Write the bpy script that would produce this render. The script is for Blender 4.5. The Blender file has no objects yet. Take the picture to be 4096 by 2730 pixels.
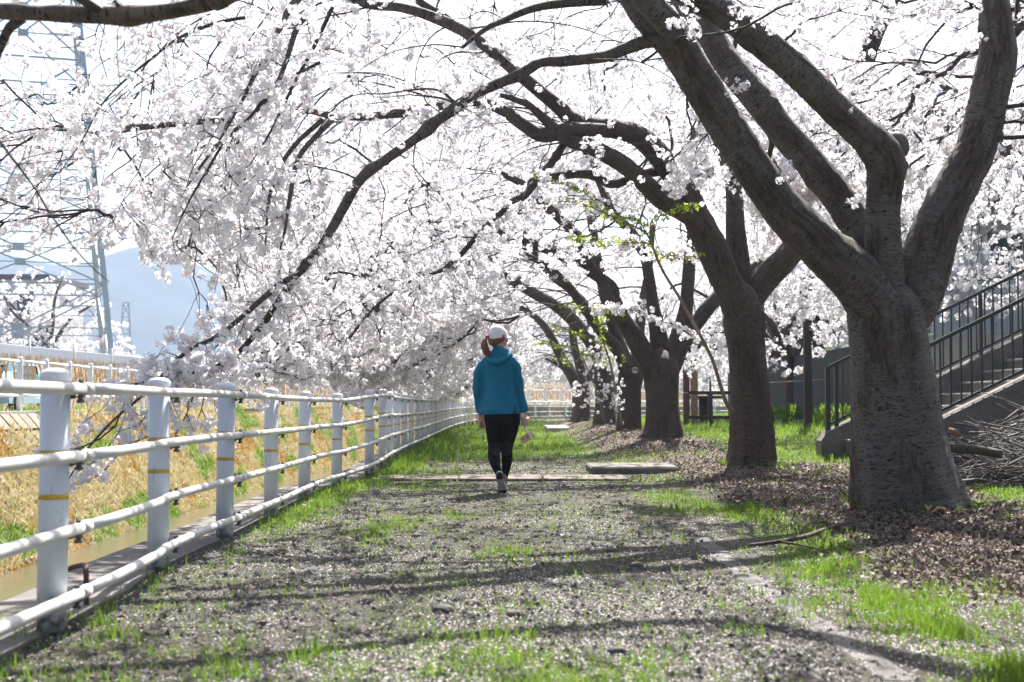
import bpy, math, random
import numpy as np
from mathutils import Vector, Matrix, kdtree

R = math.radians
random.seed(7)
rng = np.random.default_rng(7)
S = bpy.context.scene
COL = S.collection

# ------------------------------------------------------------------ camera, sky, sun, exposure
CAM_H, FPX, PITCH = 0.9, 5689.0, math.atan(247 / 5689.0)
cam_d = bpy.data.cameras.new('camera')
cam = bpy.data.objects.new('camera', cam_d)
COL.objects.link(cam)
cam.location = (0, 0, CAM_H)
cam.rotation_euler = (math.pi / 2 + PITCH, 0, 0)
cam_d.sensor_width = 36
cam_d.lens = 36 * FPX / 4096
cam_d.clip_start, cam_d.clip_end = 0.1, 6000
cam_d.dof.use_dof = True
cam_d.dof.focus_distance = 14.2
cam_d.dof.aperture_fstop = 4.0
S.camera = cam

SUN_EL, SUN_AZ = 52.0, 14.0          # ahead of the camera and a little to the right
W = bpy.data.worlds.new('World')
S.world = W
W.use_nodes = True
wn = W.node_tree
sky = wn.nodes.new('ShaderNodeTexSky')
sky.sky_type = 'NISHITA'
sky.sun_disc = False
sky.sun_elevation = R(SUN_EL)
sky.sun_rotation = R(SUN_AZ)
sky.dust_density = 4.0
sky.ozone_density = 1.0
sky.air_density = 1.0
bg = wn.nodes['Background']
bg.inputs['Strength'].default_value = 0.068
wn.links.new(sky.outputs[0], bg.inputs[0])

sun_d = bpy.data.lights.new('sun', 'SUN')
sun_d.energy = 5.0
sun_d.angle = R(0.5)
sun_d.color = (1.0, 0.965, 0.91)
sun = bpy.data.objects.new('sun', sun_d)
COL.objects.link(sun)
sdir = Vector((math.sin(R(SUN_AZ)) * math.cos(R(SUN_EL)), math.cos(R(SUN_AZ)) * math.cos(R(SUN_EL)), math.sin(R(SUN_EL))))
sun.rotation_euler = sdir.to_track_quat('Z', 'Y').to_euler()

vs = S.view_settings
vs.view_transform = 'Standard'
vs.look = 'None'
vs.gamma = 1
vs.use_curve_mapping = False
vs.exposure = 1.68
S.render.engine = 'CYCLES'
cy = S.cycles
cy.max_bounces = 7
cy.diffuse_bounces = 4
cy.glossy_bounces = 2
cy.transmission_bounces = 5
cy.transparent_max_bounces = 6
cy.volume_bounces = 0
cy.caustics_reflective = False
cy.caustics_refractive = False
cy.sample_clamp_indirect = 6
cy.use_denoising = True
cy.use_adaptive_sampling = True
cy.adaptive_threshold = 0.015


def PX(px, py, Y):
    """the world point at forward distance Y that a pixel of the 4096x2730 photograph looks at"""
    a, b = (px - 2048) / FPX, (1365 - py) / FPX
    c, s = math.cos(PITCH), math.sin(PITCH)
    dy, dz = c - b * s, s + b * c
    t = Y / dy
    return Vector((a * t, Y, CAM_H + dz * t))


# ------------------------------------------------------------------ noise
def _h(ix, iy, iz, seed):
    n = (ix * 374761393 + iy * 668265263 + iz * 2147483647 + seed * 974634777) & 0xffffffff
    n = ((n ^ (n >> 13)) * 1274126177) & 0xffffffff
    return ((n ^ (n >> 16)) & 0xffff) / 65535.0


def vnoise(x, y, z=0.0, seed=0):
    x = np.asarray(x, float); y = np.asarray(y, float); z = np.asarray(z, float) + x * 0
    ix, iy, iz = np.floor(x).astype(np.int64), np.floor(y).astype(np.int64), np.floor(z).astype(np.int64)
    fx, fy, fz = x - ix, y - iy, z - iz
    fx, fy, fz = [f * f * (3 - 2 * f) for f in (fx, fy, fz)]
    out = 0
    for a in (0, 1):
        for b in (0, 1):
            for c in (0, 1):
                w = (fx if a else 1 - fx) * (fy if b else 1 - fy) * (fz if c else 1 - fz)
                out = out + w * _h(ix + a, iy + b, iz + c, seed)
    return out


def fbm(x, y, z=0.0, seed=0, octv=3):
    t, a, s = 0, 0.5, 0
    for k in range(octv):
        t = t + a * vnoise(np.asarray(x) * 2 ** k, np.asarray(y) * 2 ** k, np.asarray(z) * 2 ** k, seed + k)
        s += a
        a *= 0.5
    return t / s


def ss(a, b, x):
    t = np.clip((np.asarray(x, float) - a) / (b - a), 0, 1)
    return t * t * (3 - 2 * t)


# ------------------------------------------------------------------ object helpers
def props(o, label=None, cat=None, group=None, kind=None):
    if label: o['label'] = label
    if cat: o['category'] = cat
    if group: o['group'] = group
    if kind: o['kind'] = kind
    return o


def empty(name, loc, label=None, cat=None, group=None, rz=0.0):
    o = bpy.data.objects.new(name, None)
    o.empty_display_size = 0.2
    COL.objects.link(o)
    o.location = loc
    o.rotation_euler = (0, 0, rz)
    return props(o, label, cat, group)


def meshdata(name, V, F, mats=None, smooth=True, attrs=None, midx=None):
    """V (n,3); F one (m,k) array or a list of such"""
    V = np.ascontiguousarray(V, dtype=np.float32)
    if not isinstance(F, list): F = [F]
    F = [np.asarray(f, dtype=np.int32) for f in F if len(f)]
    me = bpy.data.meshes.new(name)
    me.vertices.add(len(V))
    me.vertices.foreach_set('co', V.ravel())
    nl = sum(f.size for f in F)
    me.loops.add(nl)
    me.loops.foreach_set('vertex_index', np.concatenate([f.ravel() for f in F]) if F else [])
    tot = np.concatenate([np.full(len(f), f.shape[1], dtype=np.int32) for f in F])
    st = np.concatenate([[0], np.cumsum(tot)[:-1]]).astype(np.int32)
    me.polygons.add(len(tot))
    me.polygons.foreach_set('loop_start', st)
    me.polygons.foreach_set('use_smooth', np.full(len(tot), smooth))
    if mats:
        for m in (mats if isinstance(mats, (list, tuple)) else [mats]): me.materials.append(m)
    if midx is not None:
        me.polygons.foreach_set('material_index', np.asarray(midx, dtype=np.int32))
    for k, (typ, arr) in (attrs or {}).items():
        a = me.attributes.new(k, typ, 'POINT')
        a.data.foreach_set('vector' if typ == 'FLOAT_VECTOR' else 'value', np.asarray(arr, dtype=np.float32).ravel())
    me.update(calc_edges=True)
    return me


def put(name, me, parent=None, loc=None, rot=None, **kw):
    o = bpy.data.objects.new(name, me)
    COL.objects.link(o)
    if parent is not None: o.parent = parent
    if loc is not None: o.location = loc
    if rot is not None: o.rotation_euler = rot
    return props(o, **kw)


def mk(name, V, F, mat, parent=None, smooth=True, attrs=None, origin=None, midx=None, **kw):
    """V in world space; with a parent that is an unrotated empty it is made local"""
    V = np.asarray(V, float)
    if parent is not None and origin is None:
        p, q = parent, Vector((0, 0, 0))
        while p is not None:
            q = q + p.location
            p = p.parent
        V = V - np.array(q)
    return put(name, meshdata(name, V, F, mat, smooth, attrs, midx), parent, **kw)


class MB:
    """collects shapes into one mesh"""
    def __init__(s): s.V, s.F, s.n = [], {}, 0

    def add(s, V, F):
        V = np.asarray(V, float)
        if not isinstance(F, list) or (len(F) and np.isscalar(F[0])): F = [F]
        for f in F:
            f = np.asarray(f, int)
            if f.size: s.F.setdefault(f.shape[1], []).append(f + s.n)
        s.V.append(V)
        s.n += len(V)
        return s

    def box(s, x0, x1, y0, y1, z0, z1, bev=0.0):
        if bev <= 0:
            V = np.array([[x, y, z] for z in (z0, z1) for y in (y0, y1) for x in (x0, x1)], float)
            return s.add(V, np.array([[0, 2, 3, 1], [4, 5, 7, 6], [0, 1, 5, 4], [2, 6, 7, 3], [0, 4, 6, 2], [1, 3, 7, 5]]))
        b = bev
        rows = [(z0, b), (z0 + b, 0), (z1 - b, 0), (z1, b)]
        V = []
        for z, i in rows:
            V += [(x0 + i + (b - i) * 0, y0 + i + b * (i == 0), z), (x0 + i + b * (i == 0), y0 + i, z), (x1 - i - b * (i == 0), y0 + i, z), (x1 - i, y0 + i + b * (i == 0), z),
                  (x1 - i, y1 - i - b * (i == 0), z), (x1 - i - b * (i == 0), y1 - i, z), (x0 + i + b * (i == 0), y1 - i, z), (x0 + i, y1 - i - b * (i == 0), z)]
        Q = [[r * 8 + j, r * 8 + (j + 1) % 8, (r + 1) * 8 + (j + 1) % 8, (r + 1) * 8 + j] for r in range(3) for j in range(8)]
        return s.add(np.array(V), [np.array(Q), np.array([[7, 6, 5, 4, 3, 2, 1, 0], [24, 25, 26, 27, 28, 29, 30, 31]])])

    def cyl(s, p, q, r0, r1=None, n=10, cap=True):
        r1 = r0 if r1 is None else r1
        p, q = np.array(p, float), np.array(q, float)
        d = q - p
        d /= max(np.linalg.norm(d), 1e-9)
        a = np.cross(d, [0, 0, 1] if abs(d[2]) < 0.9 else [1, 0, 0])
        a /= np.linalg.norm(a)
        b = np.cross(d, a)
        t = np.arange(n) * 2 * math.pi / n
        ring = np.outer(np.cos(t), a) + np.outer(np.sin(t), b)
        V = np.vstack([p + ring * r0, q + ring * r1])
        j = np.arange(n)
        F = [np.stack([j, j + n, (j + 1) % n + n, (j + 1) % n], 1)]
        if cap: F += [np.array([list(range(n))]), np.array([list(range(2 * n - 1, n - 1, -1))])]
        return s.add(V, F)

    def bar(s, p, q, w, h=None):
        """square bar between two points"""
        h = w if h is None else h
        p, q = np.array(p, float), np.array(q, float)
        d = q - p
        d /= max(np.linalg.norm(d), 1e-9)
        a = np.cross(d, [0, 0, 1] if abs(d[2]) < 0.95 else [1, 0, 0])
        a /= np.linalg.norm(a)
        b = np.cross(a, d)
        V = []
        for c in (p, q):
            for u, v in ((-1, -1), (1, -1), (1, 1), (-1, 1)): V.append(c + a * u * w / 2 + b * v * h / 2)
        return s.add(np.array(V), np.array([[0, 1, 2, 3], [7, 6, 5, 4], [0, 4, 5, 1], [1, 5, 6, 2], [2, 6, 7, 3], [3, 7, 4, 0]]))

    def arrays(s): return np.vstack(s.V), [np.vstack(f) for f in s.F.values()]

    def mesh(s, name, mat, smooth=False):
        V, F = s.arrays()
        return meshdata(name, V, F, mat, smooth)

    def build(s, name, mat, parent=None, smooth=False, **kw):
        V, F = s.arrays()
        return mk(name, V, F, mat, parent, smooth, **kw)


def catmull(P, step):
    """resample rows of P (any number of columns, first three = position)"""
    P = np.asarray(P, float)
    if len(P) == 2:
        n = max(2, int(np.linalg.norm(P[1, :3] - P[0, :3]) / step) + 1)
        t = np.linspace(0, 1, n)[:, None]
        return P[0] * (1 - t) + P[1] * t
    E = np.vstack([2 * P[0] - P[1], P, 2 * P[-1] - P[-2]])
    out = []
    for i in range(1, len(E) - 2):
        a, b, c, d = E[i - 1], E[i], E[i + 1], E[i + 2]
        n = max(1, int(round(np.linalg.norm(c[:3] - b[:3]) / step)))
        t = (np.arange(n) / n)[:, None]
        out.append(0.5 * (2 * b + (c - a) * t + (2 * a - 5 * b + 4 * c - d) * t ** 2 + (3 * b - a - 3 * c + d) * t ** 3))
    out.append(P[-1][None])
    return np.vstack(out)


def tube(P, step=0.05, nseg=16, lump=0.06, rough=0.02, seed=0, cap=True, ell=None, freq=1.0):
    """P rows: x,y,z,radius. Returns verts, faces, bark coordinates (r cos, r sin, length)"""
    Q = catmull(P, step)
    C, r = Q[:, :3], np.maximum(Q[:, 3], 0.0008)
    n = len(C)
    T = np.gradient(C, axis=0)
    T /= np.maximum(np.linalg.norm(T, axis=1)[:, None], 1e-9)
    A = np.zeros_like(C)
    a = np.cross(T[0], [0.3, 1, 0.1] if abs(T[0][1]) < 0.8 else [1, 0, 0])
    for i in range(n):
        a = a - T[i] * a.dot(T[i])
        a /= max(np.linalg.norm(a), 1e-9)
        A[i] = a
    B = np.cross(T, A)
    L = np.concatenate([[0], np.cumsum(np.linalg.norm(np.diff(C, axis=0), axis=1))])
    th = np.arange(nseg) * 2 * math.pi / nseg
    ct, st = np.cos(th)[None], np.sin(th)[None]
    rr = np.mean(r)
    if lump or rough:
        cx, cyy, lz = (ct * rr * 6) + 0 * L[:, None], (st * rr * 6) + 0 * L[:, None], L[:, None] * 3 + 0 * ct
        k = 1 + lump * 2 * (fbm(cx * freq, cyy * freq, lz * freq * .6, seed, 2) - .5)
        if rough:
            k = k + rough * 2 * (fbm(ct * rr * 40 + 0 * L[:, None], st * rr * 40 + 0 * L[:, None], lz * 9, seed + 9, 2) - .5)
    else:
        k = np.ones((n, nseg))
    ea, eb = (1, 1) if ell is None else ell
    rad = (r[:, None] * k)
    V = C[:, None] + A[:, None] * (rad * ct * ea)[..., None] + B[:, None] * (rad * st * eb)[..., None]
    bk = np.stack([rad * ct, rad * st, L[:, None] + 0 * rad], -1).reshape(-1, 3)
    V = V.reshape(-1, 3)
    i, j = np.meshgrid(np.arange(n - 1), np.arange(nseg), indexing='ij')
    i, j = i.ravel(), j.ravel()
    j2 = (j + 1) % nseg
    F = [np.stack([i * nseg + j, i * nseg + j2, (i + 1) * nseg + j2, (i + 1) * nseg + j], 1)]
    if cap: F += [np.array([list(range(nseg - 1, -1, -1))]), np.array([list(range((n - 1) * nseg, n * nseg))])]
    return V, F, bk


# ------------------------------------------------------------------ materials
def newmat(name):
    m = bpy.data.materials.new(name)
    m.use_nodes = True
    return m, m.node_tree.nodes, m.node_tree.links, m.node_tree.nodes['Principled BSDF']


def simple(name, col, rough=0.6, metal=0.0, var=0.0, scale=8.0, bump=0.0, bscale=60.0, spec=0.5, col2=None, coords='Object'):
    m, N, L, b = newmat(name)
    b.inputs['Roughness'].default_value = rough
    b.inputs['Metallic'].default_value = metal
    b.inputs['Specular IOR Level'].default_value = spec
    c2 = col2 if col2 else tuple(c * (1 - var) for c in col)
    tc = N.new('ShaderNodeTexCoord')
    if var > 0 or col2:
        nz = N.new('ShaderNodeTexNoise')
        nz.inputs['Scale'].default_value = scale
        nz.inputs['Detail'].default_value = 5
        nz.inputs['Roughness'].default_value = 0.65
        cr = N.new('ShaderNodeValToRGB')
        cr.color_ramp.elements[0].position = 0.35
        cr.color_ramp.elements[1].position = 0.65
        cr.color_ramp.elements[0].color = (*c2, 1)
        cr.color_ramp.elements[1].color = (*col, 1)
        L.new(tc.outputs[coords], nz.inputs['Vector'])
        L.new(nz.outputs['Fac'], cr.inputs[0])
        L.new(cr.outputs[0], b.inputs['Base Color'])
    else:
        b.inputs['Base Color'].default_value = (*col, 1)
    if bump > 0:
        n2 = N.new('ShaderNodeTexNoise')
        n2.inputs['Scale'].default_value = bscale
        n2.inputs['Detail'].default_value = 4
        bp = N.new('ShaderNodeBump')
        bp.inputs['Strength'].default_value = bump
        bp.inputs['Distance'].default_value = 0.01
        L.new(tc.outputs[coords], n2.inputs['Vector'])
        L.new(n2.outputs['Fac'], bp.inputs['Height'])
        L.new(bp.outputs[0], b.inputs['Normal'])
    return m


def leafy(name, c1, c2, trans=0.5, rough=0.55, scale=5.0, tcol=None):
    """thin things that glow when the sun is behind them"""
    m, N, L, b = newmat(name)
    geo = N.new('ShaderNodeNewGeometry')
    oi = N.new('ShaderNodeObjectInfo')
    add = N.new('ShaderNodeMath'); add.operation = 'ADD'
    fr = N.new('ShaderNodeMath'); fr.operation = 'FRACT'
    L.new(geo.outputs['Random Per Island'], add.inputs[0])
    L.new(oi.outputs['Random'], add.inputs[1])
    L.new(add.outputs[0], fr.inputs[0])
    mix = N.new('ShaderNodeMix'); mix.data_type = 'RGBA'
    mix.inputs[6].default_value = (*c1, 1)
    mix.inputs[7].default_value = (*c2, 1)
    L.new(fr.outputs[0], mix.inputs[0])
    L.new(mix.outputs[2], b.inputs['Base Color'])
    b.inputs['Roughness'].default_value = rough
    b.inputs['Specular IOR Level'].default_value = 0.25
    tr = N.new('ShaderNodeBsdfTranslucent')
    if tcol:
        mt = N.new('ShaderNodeMix'); mt.data_type = 'RGBA'; mt.blend_type = 'MULTIPLY'
        mt.inputs[0].default_value = 1
        L.new(mix.outputs[2], mt.inputs[6])
        mt.inputs[7].default_value = (*tcol, 1)
        L.new(mt.outputs[2], tr.inputs[0])
    else:
        L.new(mix.outputs[2], tr.inputs[0])
    ms = N.new('ShaderNodeMixShader')
    ms.inputs[0].default_value = trans
    L.new(b.outputs[0], ms.inputs[1])
    L.new(tr.outputs[0], ms.inputs[2])
    L.new(ms.outputs[0], N['Material Output'].inputs[0])
    return m


def bark_mat(name, light, dark, fiss, warm):
    m, N, L, b = newmat(name)
    at = N.new('ShaderNodeAttribute'); at.attribute_name = 'bark'

    def nz(sx, sz, detail=4, off=0.0, rough=.6):
        mp = N.new('ShaderNodeMapping')
        mp.inputs['Scale'].default_value = (sx, sx, sz)
        mp.inputs['Location'].default_value = (off, off, off)
        L.new(at.outputs['Vector'], mp.inputs[0])
        t = N.new('ShaderNodeTexNoise')
        t.inputs['Scale'].default_value = 1
        t.inputs['Detail'].default_value = detail
        t.inputs['Roughness'].default_value = rough
        L.new(mp.outputs[0], t.inputs['Vector'])
        return t.outputs['Fac']

    def ramp(src, a, bb, ca=(0, 0, 0), cb=(1, 1, 1)):
        r = N.new('ShaderNodeValToRGB')
        r.color_ramp.elements[0].position = a
        r.color_ramp.elements[1].position = bb
        r.color_ramp.elements[0].color = (*ca, 1)
        r.color_ramp.elements[1].color = (*cb, 1)
        L.new(src, r.inputs[0])
        return r.outputs[0]

    lent = ramp(nz(19, 66, 4, 3.1, .68), .545, .61)          # lenticels: short dashes running round the stem
    band = ramp(nz(3, 40, 3, 8.3), .38, .62)
    base = N.new('ShaderNodeMix'); base.data_type = 'RGBA'
    L.new(band, base.inputs[0])
    base.inputs[6].default_value = (*[c * .72 for c in light], 1)
    base.inputs[7].default_value = (*light, 1)
    m1 = N.new('ShaderNodeMix'); m1.data_type = 'RGBA'
    L.new(lent, m1.inputs[0])
    L.new(base.outputs[2], m1.inputs[6])
    m1.inputs[7].default_value = (*dark, 1)
    pat = ramp(nz(4.2, 1.1, 5, 1.7, .65), .50, .60)         # patches of old fissured bark
    fis = ramp(nz(45, 9, 5, 5.5, .7), .35, .62, fiss, warm)
    m2 = N.new('ShaderNodeMix'); m2.data_type = 'RGBA'
    L.new(pat, m2.inputs[0])
    L.new(m1.outputs[2], m2.inputs[6])
    L.new(fis, m2.inputs[7])
    sp = ramp(nz(60, 60, 2, 9.9), .66, .72)            # pale lichen flecks
    m3 = N.new('ShaderNodeMix'); m3.data_type = 'RGBA'
    mu = N.new('ShaderNodeMath'); mu.operation = 'MULTIPLY'
    L.new(sp, mu.inputs[0]); mu.inputs[1].default_value = .45
    L.new(mu.outputs[0], m3.inputs[0])
    L.new(m2.outputs[2], m3.inputs[6])
    m3.inputs[7].default_value = (*[min(1, c * 1.9) for c in light], 1)
    L.new(m3.outputs[2], b.inputs['Base Color'])
    b.inputs['Roughness'].default_value = .72
    b.inputs['Specular IOR Level'].default_value = .3
    h1 = N.new('ShaderNodeMath'); h1.operation = 'MULTIPLY_ADD'
    L.new(lent, h1.inputs[0]); h1.inputs[1].default_value = .18
    L.new(nz(40, 14, 6, 2.2, .75), h1.inputs[2])
    bp = N.new('ShaderNodeBump')
    bp.inputs['Strength'].default_value = 1.0
    bp.inputs['Distance'].default_value = .012
    L.new(h1.outputs[0], bp.inputs['Height'])
    L.new(bp.outputs[0], b.inputs['Normal'])
    return m


M = {}
M['bark'] = bark_mat('cherry_bark', (.142, .122, .108), (.022, .016, .013), (.015, .011, .009), (.105, .072, .051))
M['bark_brown'] = bark_mat('brown_bark', (.098, .070, .055), (.024, .016, .012), (.015, .010, .008), (.098, .062, .042))
M['twig'] = simple('twig_bark', (.062, .047, .045), .75, var=.4, scale=20)
M['shoot'] = simple('shoot_bark', (.22, .16, .12), .6, var=.3, scale=30)
M['petal'] = leafy('petal', (.935, .925, .94), (.91, .885, .91), .52, .6)
M['flower_eye'] = simple('flower_centre', (.40, .26, .24), .7)
M['calyx'] = simple('calyx', (.22, .13, .06), .7)
M['young_leaf'] = leafy('young_leaf', (.22, .30, .03), (.34, .36, .05), .55, .4, tcol=(1.3, 1.5, .6))
M['grass'] = leafy('grass_blade', (.075, .160, .020), (.18, .265, .045), .5, .5, tcol=(1.25, 1.25, .7))
M['dry_grass'] = leafy('dry_grass', (.36, .28, .10), (.60, .54, .32), .35, .7)
M['levee_grass'] = leafy('levee_grass', (.20, .155, .10), (.40, .34, .24), .3, .8)
M['moss'] = leafy('rust_grass', (.33, .17, .025), (.44, .30, .06), .4, .7)
M['dead_leaf'] = leafy('dead_leaf', (.06, .040, .031), (.21, .155, .125), .1, .6)
M['fallen_petal'] = leafy('fallen_petal', (.86, .81, .83), (.55, .48, .47), .3, .6)
M['pebble'] = simple('pebble_stone', (.135, .118, .104), .85, col2=(.045, .040, .036), scale=9)
M['white_paint'] = simple('white_paint', (.74, .77, .80), .32, var=.12, scale=9)
M['rail_paint'] = simple('rail_paint', (.70, .69, .67), .42, var=.14, scale=14, bump=.05)
M['far_paint'] = simple('far_white_paint', (.76, .80, .84), .4, var=.06)
M['yellow'] = simple('yellow_band', (.62, .40, .03), .4, var=.3, scale=25)
M['ring_yellow'] = simple('ring_yellow', (.60, .33, .06), .45)
M['steel'] = simple('dull_steel', (.15, .15, .16), .45, .7, var=.3)
M['rust'] = simple('rusty_steel', (.11, .06, .045), .8, .2, var=.4, scale=40)
M['pylon'] = simple('galvanised_steel', (.42, .50, .54), .5, .4, var=.2, scale=1)
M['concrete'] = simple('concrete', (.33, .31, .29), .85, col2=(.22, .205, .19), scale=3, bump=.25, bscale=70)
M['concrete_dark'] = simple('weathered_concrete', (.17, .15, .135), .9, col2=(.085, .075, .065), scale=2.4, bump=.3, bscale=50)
M['kerb'] = simple('buried_kerb', (.135, .122, .11), .9, col2=(.04, .034, .030), scale=7, bump=.5, bscale=60)
M['concrete_pale'] = simple('pale_concrete', (.42, .40, .37), .85, col2=(.30, .28, .26), scale=2)
M['block'] = simple('revetment_stone', (.40, .37, .32), .9, col2=(.24, .20, .14), scale=1.7, bump=.4, bscale=20, coords='Object')
M['black'] = simple('black_paint', (.012, .014, .014), .3)
M['wood_dark'] = simple('dark_timber', (.045, .03, .025), .7, var=.4, scale=12)
M['wood_red'] = simple('maroon_timber', (.10, .035, .04), .6, var=.3, scale=12)
M['wood_tan'] = simple('tan_timber', (.26, .18, .11), .7, var=.3, scale=10)
M['roof'] = simple('slate_tile', (.13, .12, .12), .9, var=.3, scale=6)
M['wall_pale'] = simple('pale_render', (.55, .58, .62), .8, var=.1, scale=.6)
M['wall_tan'] = simple('tan_render', (.42, .36, .27), .8, var=.1, scale=.6)
M['glass'] = simple('window_glass', (.05, .07, .09), .1, spec=.8)
M['dead_stick'] = simple('dead_stick', (.21, .175, .15), .8, var=.55, scale=.9)


# ------------------------------------------------------------------ the lie of the land
FEN = np.array([(-1.80, -4), (-1.79, 5.57), (-1.89, 7.6), (-1.89, 9.5), (-1.92, 11.4), (-1.96, 13.4), (-1.93, 15.2), (-1.74, 17.0), (-1.74, 19), (-1.82, 21), (-1.90, 25), (-1.97, 35), (-2.0, 46),
                (-1.75, 57), (-.95, 67), (.6, 75), (3.4, 81), (7.4, 85), (14, 88), (30, 92), (60, 98), (100, 106)])
FAR = np.array([(-9.0, -14), (-9.0, 40), (-8.6, 52), (-7.5, 65), (-5.4, 76), (-2.0, 85), (3, 91), (10, 95.5), (30, 101), (60, 107), (100, 115), (420, 175)])


def fen_x(y): return np.interp(y, FEN[:, 1], FEN[:, 0])
def bank_x(y): return fen_x(y) - .42
def far_x(y): return np.interp(y, FAR[:, 1], FAR[:, 0])


def far_dist(x, y):
    """distance inland from the far bank's edge"""
    x = np.asarray(x, float); y = np.asarray(y, float)
    d = np.full(np.broadcast(x, y).shape, 1e9)
    for a, b in zip(FAR[:-1], FAR[1:]):
        ab = b - a
        t = np.clip(((x - a[0]) * ab[0] + (y - a[1]) * ab[1]) / (ab @ ab), 0, 1)
        d = np.minimum(d, np.hypot(x - a[0] - t * ab[0], y - a[1] - t * ab[1]))
    return d


def gh(x, y):
    """height of the ground on the path's side"""
    x = np.asarray(x, float); y = np.asarray(y, float)
    h = .03 * (fbm(x * .9, y * .5, 0, 3, 3) - .5) * ss(-1.7, -1.0, x)
    h = h + .27 * ss(1.2, 2.5, x) * ss(17.5, 27, y) * (1 - ss(52, 72, y))
    h = h + .16 * ss(3.6, 7, x) * ss(18, 26, y) * (1 - ss(52, 72, y))
    h = h + .10 * np.exp(-(((x - 3.2) / 1.1) ** 2 + ((y - 11.6) / 1.5) ** 2))
    h = h + .10 * np.exp(-(((x - 3.1) / .8) ** 2 + ((y - 18.6) / 1.2) ** 2))
    h = h - .035 * ss(1.5, 3.5, x) * (1 - ss(6, 9, y))
    h = h + ss(24.45, 24.6, y) * np.clip((x - 6.95) * 9, 0, 1.62) * (1 - ss(41, 42, y))
    return h


def fh(x, y):
    d = far_dist(x, y)
    h = .70 + 1.6 * np.clip((d - 4.3) / 2.6, 0, 1)
    return h + ss(10, 60, d) * .6 * (fbm(np.asarray(x) * .02, np.asarray(y) * .02, 0, 5) - .3)


def ground_mat(name, soils, scale=1.0):
    m, N, L, b = newmat(name)
    tc = N.new('ShaderNodeTexCoord')

    def nz(sc, det=6, rough=.65):
        t = N.new('ShaderNodeTexNoise')
        t.inputs['Scale'].default_value = sc
        t.inputs['Detail'].default_value = det
        t.inputs['Roughness'].default_value = rough
        L.new(tc.outputs['Object'], t.inputs['Vector'])
        return t.outputs['Fac']

    def ramp(src, a, bb, ca, cb):
        r = N.new('ShaderNodeValToRGB')
        r.color_ramp.elements[0].position = a
        r.color_ramp.elements[1].position = bb
        r.color_ramp.elements[0].color = (*ca, 1)
        r.color_ramp.elements[1].color = (*cb, 1)
        L.new(src, r.inputs[0])
        return r.outputs[0]

    def mix(f, a, bb):
        x = N.new('ShaderNodeMix'); x.data_type = 'RGBA'
        L.new(f, x.inputs[0]); L.new(a, x.inputs[6]); L.new(bb, x.inputs[7])
        return x.outputs[2]
    dirt = ramp(nz(9, 8, .75), .3, .7, soils[0], soils[1])
    grit = ramp(nz(70, 3), .42, .6, soils[0], soils[2])
    c = mix(ramp(nz(26, 5), .45, .6, (0, 0, 0), (1, 1, 1)), dirt, grit)
    if len(soils) > 3:
        at = N.new('ShaderNodeAttribute'); at.attribute_name = 'green'
        g = ramp(nz(30, 5), .3, .7, soils[3], soils[4])
        mr = N.new('ShaderNodeMath'); mr.operation = 'MULTIPLY'
        L.new(at.outputs['Fac'], mr.inputs[0])
        L.new(ramp(nz(5, 5), .3, .6, (.35, .35, .35), (1, 1, 1)), mr.inputs[1])
        c = mix(mr.outputs[0], c, g)
        at2 = N.new('ShaderNodeAttribute'); at2.attribute_name = 'litter'
        c = mix(at2.outputs['Fac'], c, ramp(nz(38, 6, .8), .35, .68, (.035, .022, .018), (.24, .17, .135)))
    L.new(c, b.inputs['Base Color'])
    b.inputs['Roughness'].default_value = .95
    b.inputs['Specular IOR Level'].default_value = .2
    bp = N.new('ShaderNodeBump')
    bp.inputs['Strength'].default_value = .9
    bp.inputs['Distance'].default_value = .03
    L.new(nz(45, 6, .8), bp.inputs['Height'])
    L.new(bp.outputs[0], b.inputs['Normal'])
    return m


M['ground'] = ground_mat('earth', ((.036, .029, .025), (.11, .092, .08), (.20, .18, .165), (.06, .09, .02), (.14, .165, .05)))
M['far_ground'] = ground_mat('dry_levee', ((.14, .11, .085), (.27, .22, .16), (.34, .29, .22)))


def lawn(x, y):
    """how green the ground is"""
    n = fbm(x * 1.1, y * .6, 0, 21, 4)
    n2 = fbm(x * .5, y * .28, 0, 31, 3)
    verge = np.exp(-((x - fen_x(y) - .22) / .26) ** 2) * ss(8.5, 12, y) * .8 + np.exp(-((x - fen_x(y) - .22) / .22) ** 2) * .28
    verge = verge + ss(.9, .0, x - fen_x(y) - .25) * ss(16.8, 18.5, y) * .6
    back = ss(18.5, 24, y) * (1 - ss(1.0, 2.3, x)) * (.55 + .75 * (n2 - .35)) * 1.2
    band = np.exp(-((x - 1.75 - .25 * np.sin(y * .8)) / .42) ** 2) * ss(6.3, 8, y) * (1 - ss(13, 16, y)) * .75
    fore = ss(1.25, 1.7, x) * (1 - ss(6.0, 7.4, y + .8 * (n - .5))) * (.10 + .95 * ss(.42, .60, fbm(x * 2.3, y * 1.6, 0, 37, 3)))
    lawn_r = ss(3.0, 3.6, x) * ss(18.5, 20.5, y) * .9
    lawn_r2 = ss(4.1, 4.6, x) * ss(11.6, 12.6, y) * (1 - ss(15, 18, y)) * .75
    sparse = .20 + .22 * ss(.62, .72, n) * ss(5.5, 7.5, y) + .12 * ss(.58, .68, n) * (1 - ss(5.5, 7.5, y))
    out = np.maximum.reduce([verge, back, band, fore, lawn_r, lawn_r2, sparse + 0 * x])
    return np.clip(out * (.55 + .9 * n), 0, 1)


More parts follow.
